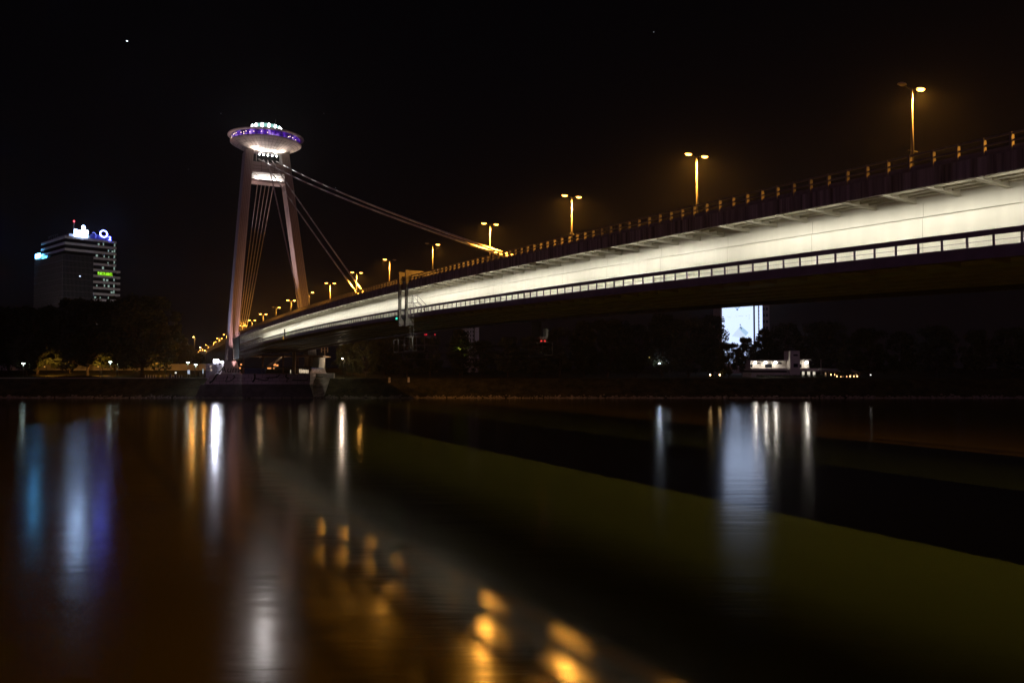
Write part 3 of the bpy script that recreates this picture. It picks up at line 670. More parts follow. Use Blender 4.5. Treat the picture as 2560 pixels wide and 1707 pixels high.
# leg pedestals
for side, lab in ((-1, 'violet grey tagged pedestal at the left foot of the tower'), (1, 'pale sloped pedestal with blue graffiti at the right foot of the tower')):
    c = RC + side * 13.7
    pd = thing('pedestal', lab, 'pedestal', B(c, 272, 7.4), AB, None)
    b = MB(B); b.hexa([(c - 3.2, 266.5, 7.3), (c + 3.2, 266.5, 7.3), (c + 3.2, 278, 7.3), (c - 3.2, 278, 7.3), (c - 1.8, 268.0, 11.5), (c + 1.8, 268.0, 11.5), (c + 1.8, 276.5, 11.5), (c - 1.8, 276.5, 11.5)])
    blk = b.build('pedestal_block', M['concrete'], pd)
def text_mesh(txt, size, depth, name, material, shear=0.0):
    cu = bpy.data.curves.new('t', 'FONT'); cu.body = txt; cu.size = size; cu.extrude = depth; cu.align_x = 'CENTER'; cu.shear = shear; cu.resolution_u = 3
    to = bpy.data.objects.new('t', cu); COL.objects.link(to); bpy.context.view_layer.update()
    me = bpy.data.meshes.new_from_object(to.evaluated_get(bpy.context.evaluated_depsgraph_get())); me.name = name
    bpy.data.objects.remove(to); bpy.data.curves.remove(cu); me.materials.clear(); me.materials.append(material); return me
def put_text(txt, size, depth, name, material, parent, right, up, loc, shear=0.0, **kw):
    me = text_mesh(txt, size, depth, name, material, shear)
    r_ = Vector(right).normalized(); u_ = Vector(up).normalized(); n_ = r_.cross(u_)
    mt = Matrix((r_, u_, n_)).transposed().to_4x4(); mt.translation = loc
    me.transform(wm(parent).inverted() @ mt if parent else mt)
    o = bpy.data.objects.new(name, me); COL.objects.link(o)
    if parent: o.parent = parent; WM[o.name] = wm(parent)
    return setp(o, **kw)
tilt = Vector(B(0, 1.5, 4.2)).normalized(); rdir = B(1, 0, 0)
pds = [o for o in COL.objects if o.name.startswith('pedestal') and o.type == 'EMPTY']
put_text('Aum', 3.2, .05, 'graffiti_tag', M['black'], pds[0], rdir, tilt, B(RC - 14.2, 266.72, 7.9), .2)
gm = MB(B); c = RC + 13.7
gm.hexa([(c - 2.4, 266.78, 7.9), (c + 2.2, 266.78, 7.9), (c + 2.2, 266.85, 7.9), (c - 2.4, 266.85, 7.9), (c - 1.9, 267.35, 9.8), (c + 2.0, 267.35, 9.8), (c + 2.0, 267.45, 9.8), (c - 1.9, 267.45, 9.8)])
gm.build('graffiti_patch', mat('blue_graffiti', (.08, .16, .5), .6, var=.5, scale=.8), pds[1])
put_text('piac', 2.0, .05, 'graffiti_tag', mat('white_graffiti', (.8, .8, .82), .6), pds[1], rdir, tilt, B(c, 266.8, 8.2))
# floodlight mast at the left foot (the white star) and the smaller flood at the leg
FLX, FLY, FLZ = at(541, 255), 255.0, zat(903, 255)
fm = thing('floodlight_mast', 'short mast with a dazzling blue-white floodlight beside the tower foot', 'floodlight', (FLX, FLY, 6.1))
b = MB(); b.tube((FLX, FLY, 6.1), (FLX, FLY, FLZ - .35), .09, .07, 8); b.build('pole', M['pole'], fm)
b = MB(); b.box(FLX - .9, FLX + .9, FLY - .1, FLY + .25, FLZ - .65, FLZ + .65); hd = b.build('lamp_head', M['head'], fm)
b = MB(); b.box(FLX - .8, FLX + .8, FLY - .16, FLY - .105, FLZ - .57, FLZ + .57); b.build('lens', emit('dazzling_flood_lens', (0.80, 0.82, 1.0), 40), hd)
lamp('flood_beam', 'AREA', (FLX, FLY - .2, FLZ), 1100, (.80, .82, 1.0), fm, .9, (FLX - 6, 150, 0), size_y=.6)
f2 = thing('wall_floodlight', 'small white floodlight aimed up the left leg of the tower', 'floodlight', (at(553, 256), 256.5, 6.1), 0)
b = MB(); b.tube((at(553, 256), 256.5, 6.1), (at(553, 256), 256.5, zat(907, 256)), .06, .06, 6); b.build('pole', M['pole'], f2)
b = MB(); b.box(at(553, 256) - .3, at(553, 256) + .3, 256.3, 256.7, zat(907, 256), zat(905, 256) + .2); b.build('lamp_head', emit('bright_white_lens', (.85, .9, 1), 40), f2)
lamp('leg_floodlight', 'SPOT', (at(553, 256) - 2.5, 255.0, 10.9), 26000, (0.62, 0.62, 1.0), f2, .2, B(RC - 9, 282, 60), 40, .8)
# pink floodlights for the inner faces and river faces of the legs
for k, (r_, s_, z_, aim, P, sp, lab, cl_) in enumerate((
    (RC - 10.3, 276, 23.5, B(RC + 8.0, 282, 56), 1300, 60, 'pink floodlight fixed to the left leg of the tower above the deck', (1.0, .72, .74)),
    (RC - 13.0, 266, 7.46, B(RC - 9.0, 278, 52), 620, 34, 'pink ground floodlight in front of the left leg', (1.0, .56, .56)),
    (RC + 13.0, 266, 7.46, B(RC + 9.0, 278, 52), 620, 34, 'pink ground floodlight in front of the right leg', (1.0, .56, .56)))):
    t = thing('ground_floodlight' if k else 'wall_floodlight', lab, 'floodlight', B(r_, s_, z_), AB, 'floodlights for the tower')
    b = MB(B); b.box(r_ - .3, r_ + .3, s_ - .2, s_ + .2, z_, z_ + .34)
    if k == 0: b.box(r_ - 1.9, r_ - .301, s_ - .08, s_ + .08, z_ + .1, z_ + .2)
    b.build('housing', M['head'], t)
    fbm = lamp('floodlight_beam', 'AREA', B(r_, s_, z_ + .45), P, cl_, t, .45, aim); fbm.data.spread = math.radians(sp)

# ------------------------------------------------------------------ inspection gantry hanging round the bridge
SG = 110.5
ga = thing('inspection_gantry', 'steel inspection gantry with ladders and cages hung around the bridge', 'gantry', B(RC, SG, R(SG)), AB)
z0 = R(SG)
for ds in (-1.0, 1.9):
    b = MB(B); b.box(RN - .75, RN - .35, SG + ds - .2, SG + ds + .2, z0 - 7.3, z0 + .75); b.build('column', M['dark_steel'], ga)
b = MB(B)
for ds in (-1.0, 1.9):
    b.hexa([(RN - .34, SG + ds - .19, z0 + .1), (RN + 4.5, SG + ds - .19, z0 + .45), (RN + 4.5, SG + ds + .19, z0 + .45), (RN - .34, SG + ds + .19, z0 + .1), (RN - .34, SG + ds - .19, z0 + .74), (RN + 4.5, SG + ds - .19, z0 + .62), (RN + 4.5, SG + ds + .19, z0 + .62), (RN - .34, SG + ds + .19, z0 + .74)])
    b.box(RN + 4.1, RN + 4.4, SG + ds - .15, SG + ds + .15, z0 - .9, z0 + .45)
b.build('top_arm', M['dark_steel'], ga)
b = MB(B)
for ds in (-1.0, 1.9):
    b.box(RN - .74, RN + .6, SG + ds - .18, SG + ds + .18, z0 - 7.29, z0 - 6.95)
    b.hexa([(RN - .35, SG + ds - .1, z0 - 6.95), (RN + .5, SG + ds - .1, z0 - 6.95), (RN + .5, SG + ds + .1, z0 - 6.95), (RN - .35, SG + ds + .1, z0 - 6.95), (RN - .35, SG + ds - .1, z0 - 6.2), (RN - .3, SG + ds - .1, z0 - 6.2), (RN - .3, SG + ds + .1, z0 - 6.2), (RN - .35, SG + ds + .1, z0 - 6.2)])
b.build('lower_arm', M['dark_steel'], ga)
b = MB(B)
for dd in (0, .75):
    pts = [(RN - .5 + dd, SG - 1.0, z0 - 3.1), (RN - .5 + dd, SG - 3.4, z0 - 3.1), (RN - .5 + dd, SG - 7.0, z0 - 4.8)]
    b.path(pts, .05, 5); b.path([(x, y, z - 1.0) for x, y, z in pts], .05, 5)
    for q in pts: b.tube(q, (q[0], q[1], q[2] - 1.0), .04, .04, 5)
b.build('stair', M['dark_steel'], ga)
b = MB(B)
for dr in (0, .55):
    b.tube((RN - .6 + dr, SG - 2.6, z0 - 10.6), (RN - .6 + dr, SG - 2.6, z0 - 3.2), .045, .045, 5)
for k in range(24): b.tube((RN - .6, SG - 2.6, z0 - 10.5 + k * .3), (RN - .05, SG - 2.6, z0 - 10.5 + k * .3), .02, .02, 4)
b.build('ladder', M['dark_steel'], ga)
def cage(r, ds, w_, d_, z1, z2, extra=0):
    b = MB(B); cs = [(r - w_, SG + ds - d_), (r + w_, SG + ds - d_), (r + w_, SG + ds + d_), (r - w_, SG + ds + d_)]
    for (x, y) in cs: b.tube((x, y, z1), (x, y, z2), .07, .07, 5)
    for z in (z1, z2): b.path([(x, y, z) for x, y in cs + cs[:1]], .06, 5)
    b.box(r - w_, r + w_, SG + ds - d_, SG + ds + d_, z1 - .15, z1 - .02); b.build('cage', M['dark_steel'], ga)
cage(RN + .2, -2.4, .9, 1.6, z0 - 11.0, z0 - 9.0); cage(RN + .6, 4.5, .8, 1.0, z0 - 11.0, z0 - 9.2)
cage(RF + .3, 0, 1.3, 1.6, z0 - 11.4, z0 - 9.4)
b = MB(B)
for ds in (-1.2, 1.2):
    for z in (z0 - 11.2, z0 - 10.1, z0 - 12.1): b.tube((RN - .4, SG + ds, z), (RF + .8, SG + ds, z), .05, .05, 5)
    for k in range(16):
        x = RN + k * 1.4; b.tube((x, SG + ds, z0 - 11.2), (x + .7, SG + ds, z0 - 10.1), .025, .025, 4); b.tube((x + .7, SG + ds, z0 - 10.1), (x + 1.4, SG + ds, z0 - 11.2), .025, .025, 4)
b.build('under_truss', M['dark_steel'], ga)
b = MB(B); b.box(RF - .6, RF - .2, SG - 1.2, SG + 1.2, z0 - 8.6, z0 - 6.2); b.box(RF - .6, RF + 1.4, SG - .4, SG + .4, z0 - 8.9, z0 - 8.5); b.box(RF + 1.1, RF + 1.5, SG - .4, SG + .4, z0 - 8.5, z0 - 7.2); b.build('hanger', M['dark_steel'], ga)
b = MB(B); b.tube((RF + .1, SG - .6, z0 - 9.2), (RF + .1, SG - .75, z0 - 9.2), .14, .14, 8); b.tube((RF + .75, SG - .6, z0 - 9.2), (RF + .75, SG - .75, z0 - 9.2), .14, .14, 8); b.build('signal_lamp', emit('red_signal', (1, .05, .04), 1.0), ga, label='red signal lamps')
b = MB(B); b.tube((RN - .7, SG + 2.6, z0 - 6.1), (RN - .9, SG + 2.6, z0 - 6.1), .16, .16, 8); b.build('signal_lamp', emit('green_signal', (.05, .9, .55), 1.2), ga, label='green signal lamp')

# navigation mark on the walkway rail
nv = thing('navigation_mark', 'dark post with yellow and orange boards on the walkway rail', 'sign', B(RN - .1, 197, R(197) - 5.5), AB)
b = MB(B); b.box(RN - .3, RN - .12, 196.8, 197.2, R(197) - 5.6, R(197) - 3.9); b.build('post', M['black'], nv)
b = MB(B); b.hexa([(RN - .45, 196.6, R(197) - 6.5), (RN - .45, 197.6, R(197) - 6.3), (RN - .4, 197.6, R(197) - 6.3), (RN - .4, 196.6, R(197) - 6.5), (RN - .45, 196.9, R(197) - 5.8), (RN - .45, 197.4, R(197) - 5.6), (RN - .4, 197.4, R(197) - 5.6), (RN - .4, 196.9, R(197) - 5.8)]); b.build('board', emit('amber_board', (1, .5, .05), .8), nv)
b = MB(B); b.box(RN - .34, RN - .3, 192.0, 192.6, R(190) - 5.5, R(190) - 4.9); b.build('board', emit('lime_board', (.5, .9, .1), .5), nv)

# scaffolding and netting by the tower
sf = thing('scaffolding', 'tube scaffolding wrapped round the girder beside the tower', 'scaffold', B(RN - .6, 240, R(240) - 9), AB)
b = MB(B); rng = random.Random(2)
for s in frange(224, 256, 2.0):
    for r in (RN - .5, RN - 1.6): b.tube((r, s, R(s) - 9.0 + (s - 224) * -.02), (r, s, R(s) - 2.1), .05, .05, 4)
for z in (-2.3, -3.5, -4.6, -5.7, -6.8, -7.9, -8.8):
    for r in (RN - .5, RN - 1.6): b.path([(r, s, R(s) + z) for s in frange(224, 256, 8)], .045, 4)
for k in range(8):
    s = 224 + 4 * k; b.tube((RN - 1.6, s, R(s) - 8.0), (RN - 1.6, s + 4, R(s) - 5.0), .04, .04, 4); b.tube((RN - 1.6, s + 4, R(s) - 5.0), (RN - 1.6, s, R(s) - 2.2), .04, .04, 4)
b.build('tubes', M['steel'], sf)
b = MB(B)
for z in (-4.7, -6.9): b.sweep([(RN - 1.55, z), (RN - .55, z), (RN - .55, z + .05), (RN - 1.55, z + .05)], frange(224, 256, 8), R)
b.build('boards', M['wood'], sf)
nt_ = thing('scaffold_netting', 'dark green netting hung over the scaffold beside the left leg', 'netting', B(RN - .6, 264, R(264) - 9), AB)
b = MB(B); b.sweep([(RN - 1.75, -9.3), (RN - 1.62, -9.3), (RN - 1.62, -2.2), (RN - 1.75, -2.2)], frange(257, 278, 3), R); b.build('net', mat('green_netting', (.02, .035, .025), .9, var=.5, scale=.6), nt_)

# ------------------------------------------------------------------ trees
def crown_mesh(name, seed, material, prof, nclump=84, nleaf=95, leaf=.036, gap=.75):
    """unit tree: height 1, foliage in clumps inside the profile prof(h) -> radius"""
    rg = random.Random(seed); b = MB(); cl = []
    for k in range(nclump):
        h = rg.uniform(prof['h0'], 1.0); R_ = prof['r'](h) * rg.uniform(.35, 1.0) ; t = rg.uniform(0, 6.283)
        cl.append((R_ * math.cos(t), R_ * math.sin(t), h, rg.uniform(.05, .11)))
    for (x, y, z, q) in cl:
        for k in range(nleaf):
            d = Vector((rg.gauss(0, 1), rg.gauss(0, 1), rg.gauss(0, .75)))
            d = d.normalized() * q * (rg.random() ** .45)
            p = Vector((x, y, min(z, 1.0 - q * .5))) + d
            u = Vector((rg.uniform(-1, 1), rg.uniform(-1, 1), rg.uniform(-1, 1))).normalized(); v = u.orthogonal().normalized()
            l = leaf * rg.uniform(.5, 1.1)
            b.f.append([b.pt(p - u * l * .6), b.pt(p + v * l * .42), b.pt(p + u * l * .6), b.pt(p - v * l * .42)])
    me = b.mesh(name, material)
    tb = MB(); top = prof['h0'] + .35
    tb.tube((0, 0, -.03), (0, 0, prof['h0'] + .03), .021, .016, 8); tb.tube((0, 0, prof['h0'] + .03), (rg.uniform(-.02, .02), rg.uniform(-.02, .02), .82), .016, .004, 6)
    for (x, y, z, q) in cl[::3]:
        zz = max(prof['h0'], z - .2); tb.tube((0, 0, zz * .8 + .02), (x, y, z), .008, .003, 5)
    return me, tb.mesh('trunk', M['bark'])
P_round = {'h0': .18, 'r': lambda h: .36 * math.sqrt(max(.02, 1 - ((h - .55) / .47) ** 2))}
P_broad = {'h0': .12, 'r': lambda h: .46 * math.sqrt(max(.02, 1 - ((h - .5) / .52) ** 2))}
P_tall = {'h0': .14, 'r': lambda h: .24 * math.sqrt(max(.03, 1 - ((h - .55) / .47) ** 2))}
P_cone = {'h0': .08, 'r': lambda h: .24 * max(.03, 1.02 - h)}
P_bush = {'h0': .10, 'r': lambda h: .55 * math.sqrt(max(.02, 1 - ((h - .4) / .62) ** 2))}
KIND = {'round': [crown_mesh('crown', 1, M['leaf'], P_round), crown_mesh('crown', 2, M['leaf2'], P_round)],
        'broad': [crown_mesh('crown', 3, M['leaf'], P_broad, 110), crown_mesh('crown', 4, M['leaf2'], P_broad, 110)],
        'tall': [crown_mesh('crown', 5, M['leaf'], P_tall), crown_mesh('crown', 6, M['leaf2'], P_tall)],
        'cone': [crown_mesh('crown', 9, M['leaf'], P_cone, 50)],
        'bush': [crown_mesh('crown', 12, M['bush'], P_bush, 26, 70, .07)]}
def tree(px_, depth, topy, kind, label, group='trees on the far bank', wide=1.0, var=0, name='tree', base=None, cat='tree'):
    x = at(px_, depth); z = (gz(depth, x) if base is None else base) - .1; H = zat(topy, depth) - z
    t = thing(name, label, cat, (x, depth, z), random.uniform(0, 6.28), group)
    t.scale = (H * wide, H * wide, H)
    cm, tm = KIND[kind][var % len(KIND[kind])]
    inst('trunk', tm, t, (0, 0, 0)); inst('crown', cm, t, (0, 0, 0))
    return t
TREES = [
 (-45, 270, 765, 'broad', 'dark broad tree at the left edge of the photo'),
 (22, 276, 772, 'round', 'dark tree with a thin trunk at the far left of the promenade'),
 (68, 268, 842, 'round', 'small tree with green leaves lit by the leftmost promenade lamp'),
 (95, 274, 768, 'broad', 'dark tree standing just right of the small lamp-lit tree'),
 (150, 300, 766, 'broad', 'broad dark tree right below the glass office tower'),
 (177, 278, 752, 'tall', 'tall dark tree with a slim trunk in front of the office tower'),
 (220, 270, 750, 'broad', 'thick-trunked broad tree left of the pair of white promenade lamps'),
 (262, 305, 758, 'round', 'dark round tree under the right edge of the office tower'),
 (287, 285, 790, 'round', 'dark tree rising behind the pair of white promenade lamps'),
 (325, 292, 752, 'round', 'tall dark tree left of the tallest tree on the left bank'),
 (356, 266, 742, 'broad', 'tallest tree of the left bank, thick trunk and drooping low branches'),
 (343, 284, 790, 'tall', 'slim tree partly hidden by the tallest tree of the left bank'),
 (404, 292, 815, 'round', 'lower dark tree right of the tallest tree of the left bank'),
 (436, 310, 838, 'broad', 'orange tinted tree below the left street lamps'),
 (470, 318, 862, 'round', 'small orange lit tree beside the approach ramp lamps'),
 (496, 322, 884, 'round', 'low orange lit tree at the end of the approach ramp'),
 (868, 276, 858, 'broad', 'orange tinted tree just right of the single lamp near the tower'),
 (915, 272, 842, 'broad', 'broad orange tinted tree below the bridge, right of the tower'),
 (962, 280, 838, 'round', 'dark tree below the hanging gantry cage'),
 (1018, 276, 842, 'broad', 'broad dark tree below the middle of the bridge'),
 (1075, 284, 846, 'round', 'dark tree under the two distant red lights'),
 (1150, 290, 826, 'tall', 'tree with leaves lit yellow-green under the bridge'),
 (1205, 280, 852, 'broad', 'dark tree right of the yellow-green lit tree'),
 (1270, 276, 845, 'round', 'dark tree left of the far gantry cage'),
 (1335, 284, 842, 'broad', 'broad dark tree behind the far gantry cage'),
 (1400, 280, 822, 'round', 'dark tree right of the far gantry cage'),
 (1460, 286, 806, 'tall', 'slim dark tree midway between gantry cage and lit billboard'),
 (1520, 280, 800, 'broad', 'wide dark tree midway between gantry cage and lit billboard'),
 (1590, 284, 815, 'round', 'dark tree left of the blue-white star lamp'),
 (1655, 300, 788, 'tall', 'tall dark tree above the blue-white star lamp'),
 (1720, 292, 798, 'broad', 'broad dark tree left of the lit billboard'),
 (1782, 300, 792, 'tall', 'dark tree touching the left edge of the lit billboard'),
 (1822, 270, 858, 'broad', 'round olive tree in front of the lit billboard base'),
 (1866, 296, 846, 'tall', 'spiky tree silhouetted against the lit billboard'),
 (1912, 300, 825, 'tall', 'tree silhouetted at the right edge of the lit billboard'),
 (1965, 306, 812, 'round', 'dark tree behind the small white tower building'),
 (2062, 310, 806, 'broad', 'dark tree behind the restaurant pavilion'),
 (2110, 282, 862, 'cone', 'dark conifer beside the restaurant awning'),
 (2170, 300, 822, 'broad', 'dark broad tree right of the restaurant'),
 (2255, 296, 832, 'round', 'dark tree at the right, second beyond the restaurant'),
 (2340, 300, 815, 'broad', 'broad dark tree in the right corner of the far bank'),
 (2440, 292, 828, 'round', 'dark tree near the right edge of the photo'),
 (2530, 300, 820, 'broad', 'dark broad tree at the right edge of the photo'),
]
for i, (x, d, ty, k, lab) in enumerate(TREES):
    tree(x, d, ty, k, lab, var=(1 if 400 < x < 1000 or x == 1822 else 0), wide=random.uniform(.92, 1.1))
for i, (x, d, ty, lab) in enumerate(((768, 255, 945, 'low green bush at the foot of the platform corner'), (782, 254, 948, 'green bush in front of the pale low wall, left one'), (806, 254, 950, 'green bush in front of the pale low wall, middle one'), (828, 255, 949, 'green bush at the right end of the pale low wall'), (790, 252, 962, 'straggly plant growing low on the slope below the pale wall'))):
    tree(x, d, ty, 'bush', lab, 'bushes by the low wall', name='bush', cat='bush', wide=1.2)

# ------------------------------------------------------------------ promenade: wall, lamps, bollards, boards
fw = thing('flood_wall', 'long low concrete flood wall behind the left bank trees', 'wall', (at(260, 290), 290, 8.4))
b = MB(); b.box(at(-60, 290), at(548, 290), 290, 290.5, 8.0, zat(911, 290)); b.build('wall_panel', M['wall'], fw)
b = MB(); b.box(at(-60, 290), at(548, 290), 289.85, 290.65, zat(911, 290) + .002, zat(911, 290) + .18); b.build('coping', M['path'], fw)
def park_lamp(x, d, ly, label, P=None):
    X = at(x, d); zb = gz(d); zt = zat(ly, d)
    t = thing('promenade_lamp', label, 'street lamp', (X, d, zb), 0, 'white promenade lamps')
    b = MB(); b.tube((X, d, zb), (X, d, zt - .9), .07, .06, 8); b.build('pole', M['pole'], t)
    b = MB(); b.lathe([(.07, -.9), (.16, -.35), (.2, -.2)], (X, d, zt), 10); b.build('reflector', emit('lit_reflector', (.75, 1, .85), 1.6), t)
    b = MB(); b.lathe([(.62, 0), (.62, .08), (.05, .16)], (X, d, zt), 16); b.build('shade', M['head'], t)
    b = MB(); b.lathe([(.2, -.2), (.5, -.06), (.58, -.005)], (X, d, zt), 10); b.build('lens', M['white_lens'], t)
    lamp('bulb', 'POINT', (X, d, zt - .4), 800, (.80, 1.0, .86), t, .1)
    return t
park_lamp(59, 262, 908, 'white disc promenade lamp farthest left, among lit leaves')
park_lamp(276, 264, 904, 'taller white disc lamp left of the pair by the thick tree')
park_lamp(296, 261, 908.5, 'shorter white disc lamp right of the pair by the thick tree')
park_lamp(470, 266, 905.5, 'white disc promenade lamp beside the white info board')
park_lamp(490, 263, 911, 'white disc promenade lamp nearest the tower')
def tall_lamp(x, d, ly, label, strength=3200, col=None, zb=None, twin=False, P=None, group='single lamps on the far bank', h=.32):
    X = at(x, d); zt = zat(ly, d); z0_ = gz(d, X) if zb is None else zb
    t = thing('street_lamp', label, 'street lamp', (X, d, z0_), 0, group)
    b = MB(); b.tube((X + .6, d, z0_), (X + .6, d, zt - .15), .1, .06, 7); b.tube((X + .6, d, zt - .15), (X, d, zt + .02), .05, .05, 6); b.build('pole', M['pole'], t)
    b = MB(); ellipsoid(b, (X, d, zt), (1, 0, 0), h, h * .6, .13, False, 8, 2); hd_ = b.build('lamp_head', M['head'], t)
    cl_ = col or (1, .46, .08)
    b = MB(); ellipsoid(b, (X, d, zt - .003), (1, 0, 0), h * .93, h * .55, .13, True, 8, 2); lm_ = emit('lit_lens', cl_, (2 if 'hidden' in label else min(30, strength / 8))); b.build('lens', lm_, hd_)
    if 'road lamp hidden' in label: lamp('bulb', 'SPOT', (X, d, zt - .3), strength * 2.2, cl_, t, .12, (X, d + 16, gz(d + 14)), 120, .6)  # added spots turned back from the river to light the grass
    else: lamp('bulb', 'POINT', (X, d - .02, zt - .28), strength * .8, cl_, t, .12)
    return t
tall_lamp(483, 330, 842, 'bright orange street lamp highest above the left approach ramp', 1500)
tall_lamp(464, 345, 853, 'small orange street lamp left of the highest one by the ramp', 500, (1, .7, .35))
tall_lamp(442, 350, 862, 'faint yellow lamp among the trees left of the ramp', 60, (1, .85, .4))
tall_lamp(500, 400, 867.5, 'small pinkish orange lamp beyond the end of the ramp', 600, (1, .62, .35))
tall_lamp(512, 300, 876, 'orange street lamp on its own pole below the ramp', 450)
tall_lamp(287, 298, 872, 'tiny orange lamp half hidden behind the left bank trees', 700)
tall_lamp(112, 264, 916, 'added orange grass light, a stand-in road lamp hidden at the far left', 2000)
tall_lamp(246, 264, 916, 'added orange grass light, a stand-in road lamp hidden below the office tower', 2000)
tall_lamp(392, 264, 916, 'added orange grass light, a stand-in road lamp hidden right of the tallest tree', 2200)
tall_lamp(856, 262, 896, 'warm white lamp on a slim pole right of the tower', 1200, (1, .78, .55))
tall_lamp(1648, 300, 908, 'blue-white star bright lamp under the dark trees', 900, (.75, .85, 1.0))
tall_lamp(1670, 300, 907.5, 'small pale lamp just right of the blue-white star lamp', 90, (.8, .9, 1.0))
tall_lamp(1322, 300, 889, 'tiny warm lamp under the trees in the middle of the far bank', 40, (1, .7, .4))
tall_lamp(1624, 300, 893, 'tiny yellow lamp left of the blue-white star lamp', 25, (1, .8, .2))
tall_lamp(1981, 330, 849, 'small white lamp above the trees right of the billboard', 120, (.85, .95, 1))
tall_lamp(1003, 300, 868, 'tiny white lamp below the hanging gantry cage', 60, (.8, .9, 1))
tall_lamp(1152, 289, 872, 'yellow-green lamp hidden inside a tree under the bridge', 420, (.75, 1.0, .12))
tall_lamp(900, 300, 905, 'orange lamp hidden behind the trees right of the tower', 700)
# bollards
bm_ = MB(); bm_.tube((0, 0, 0), (0, 0, .95), .12, .11, 8); bm_.lathe([(.13, .95), (.1, 1.05), (.02, 1.08)], (0, 0, 0), 8); bme = bm_.mesh('bollard', mat('white_bollard', (.75, .75, .72), .6))
bx = [369, 376, 382, 388.5, 395, 407, 422, 434, 440, 446.5, 453, 459.5]
for k, x in enumerate(bx):
    inst('bollard', bme, None, (at(x, 257), 255.7, gz(255.7) + .05), label='short white bollard by the promenade path, %s in the row' % (['leftmost', 'second from left', 'third from left', 'fourth from left', 'fifth from left', 'sixth from left', 'seventh from left', 'eighth from left', 'ninth from left', 'tenth from left', 'eleventh from left', 'last and nearest the tower'][k]), cat='bollard', group='white bollards by the promenade')
def board(x0, x1, y0, y1, d, label, col, strength, name='info_board', cat='sign'):
    t = thing(name, label, cat, (at((x0 + x1) / 2, d), d, gz(d)))
    b = MB(); b.box(at(x0, d) - .06, at(x1, d) + .06, d, d + .18, zat(y1, d), zat(y0, d)); b.tube((at(x0, d), d + .1, gz(d)), (at(x0, d), d + .1, zat(y1, d)), .05, .05, 5); b.tube((at(x1, d), d + .1, gz(d)), (at(x1, d), d + .1, zat(y1, d)), .05, .05, 5); b.build('frame', M['steel'], t)
    b = MB(); b.box(at(x0, d), at(x1, d), d - .03, d - .003, zat(y1, d) + .06, zat(y0, d) - .06); pn = b.build('panel', emit('lit_panel', col, strength), t)
    return t, d
t, d = board(469.6, 475, 924.5, 935, 262, 'white backlit information board by the promenade path', (.72, .80, 1.0), .75)
b = MB()
for k in range(4): b.box(at(470.6, d), at(472.6 + (k % 2) * 1.2, d), d - .05, d - .032, zat(933.5 - k * 2.3, d), zat(932.9 - k * 2.3, d))
b.build('printed_line', mat('grey_print', (.1, .1, .14), .7), t)
board(507.2, 509, 921.5, 934, 262, 'narrow blue-white lit column near the tower foot', (.7, .85, 1.0), .8, 'lit_column', 'sign')
for x0, lab in ((257, 'dark thin post with a crossbar on the left lawn'),):
    t = thing('goal_frame', lab, 'frame', (at(x0, 262), 262, gz(262)))
    b = MB(); b.tube((at(257, 262), 262, 6.1), (at(257, 262), 262, zat(919, 262)), .07, .07, 6); b.tube((at(257, 262), 262, zat(919, 262)), (at(293, 262), 262, zat(919, 262)), .06, .06, 6); b.tube((at(293, 262), 262, 6.1), (at(293, 262), 262, zat(919, 262)), .07, .07, 6); b.build('bar', M['groove'], t)
for x, y, lab in ((427, 936, 'dark waste bin among the white bollards'), (440, 930, 'small round white lamp post on the lawn'),):
    t = thing('litter_bin' if x == 427 else 'lawn_lamp', lab, 'bin' if x == 427 else 'lamp', (at(x, 258), 258, gz(258)))
    b = MB(); b.lathe([(.3, 0), (.33, 1.3), (.25, 1.4), (.02, 1.42)], (at(x, 258), 258, gz(258)), 10); b.build('body', M['groove'] if x == 427 else M['pole'], t)
    if x == 440:
        b = MB(); b.lathe([(.05, 1.45), (.28, 1.6), (.28, 1.85), (.05, 2.0)], (at(x, 258), 258, gz(258)), 10); b.build('globe', emit('lawn_globe', (1, .95, .8), 1.2), t)
# flat signboards and poles left of the tower
wb_ = thing('entrance_wall', 'violet grey wall with a row of small white signs left of the tower', 'wall', (at(538, 258), 258, 6.1))
b = MB(); b.box(at(515, 258), at(560, 258), 258, 259, 6.0, 10.6); b.build('wall_panel', mat('violet_grey_wall', (.30, .26, .32), .8, var=.2, scale=.5), wb_)
b = MB()
for k in range(9): b.box(at(516 + k * 1.7, 258), at(517.3 + k * 1.7, 258), 257.93, 257.99, zat(926.5, 258), zat(923.5, 258))
b.build('sign_letter', mat('pale_sign_paint', (.7, .7, .66), .6), wb_)
b = MB(); b.box(at(527, 258), at(530.5, 258), 257.9, 257.99, zat(926.8, 258), zat(922.5, 258)); b.box(at(525, 258), at(530, 258), 257.9, 257.99, zat(917, 258), zat(914, 258)); b.build('lit_sign', emit('pale_lit_sign', (1, .75, .5), .6), wb_)
for k, (x, y0, lab) in enumerate(((496, 902, 'slim dark flagpole left of the tower'), (487.5, 896, 'thin grey pole by the promenade lamp nearest the tower'), (566, 862, 'grey service pole standing left of the left tower leg'))):
    t = thing('pole', lab, 'pole', (at(x, 268), 268, gz(268)), 0, None); b = MB(); b.tube((at(x, 268), 268, gz(268)), (at(x, 268), 268, zat(y0, 268)), .12, .1, 6); b.build('shaft', M['pole'], t)
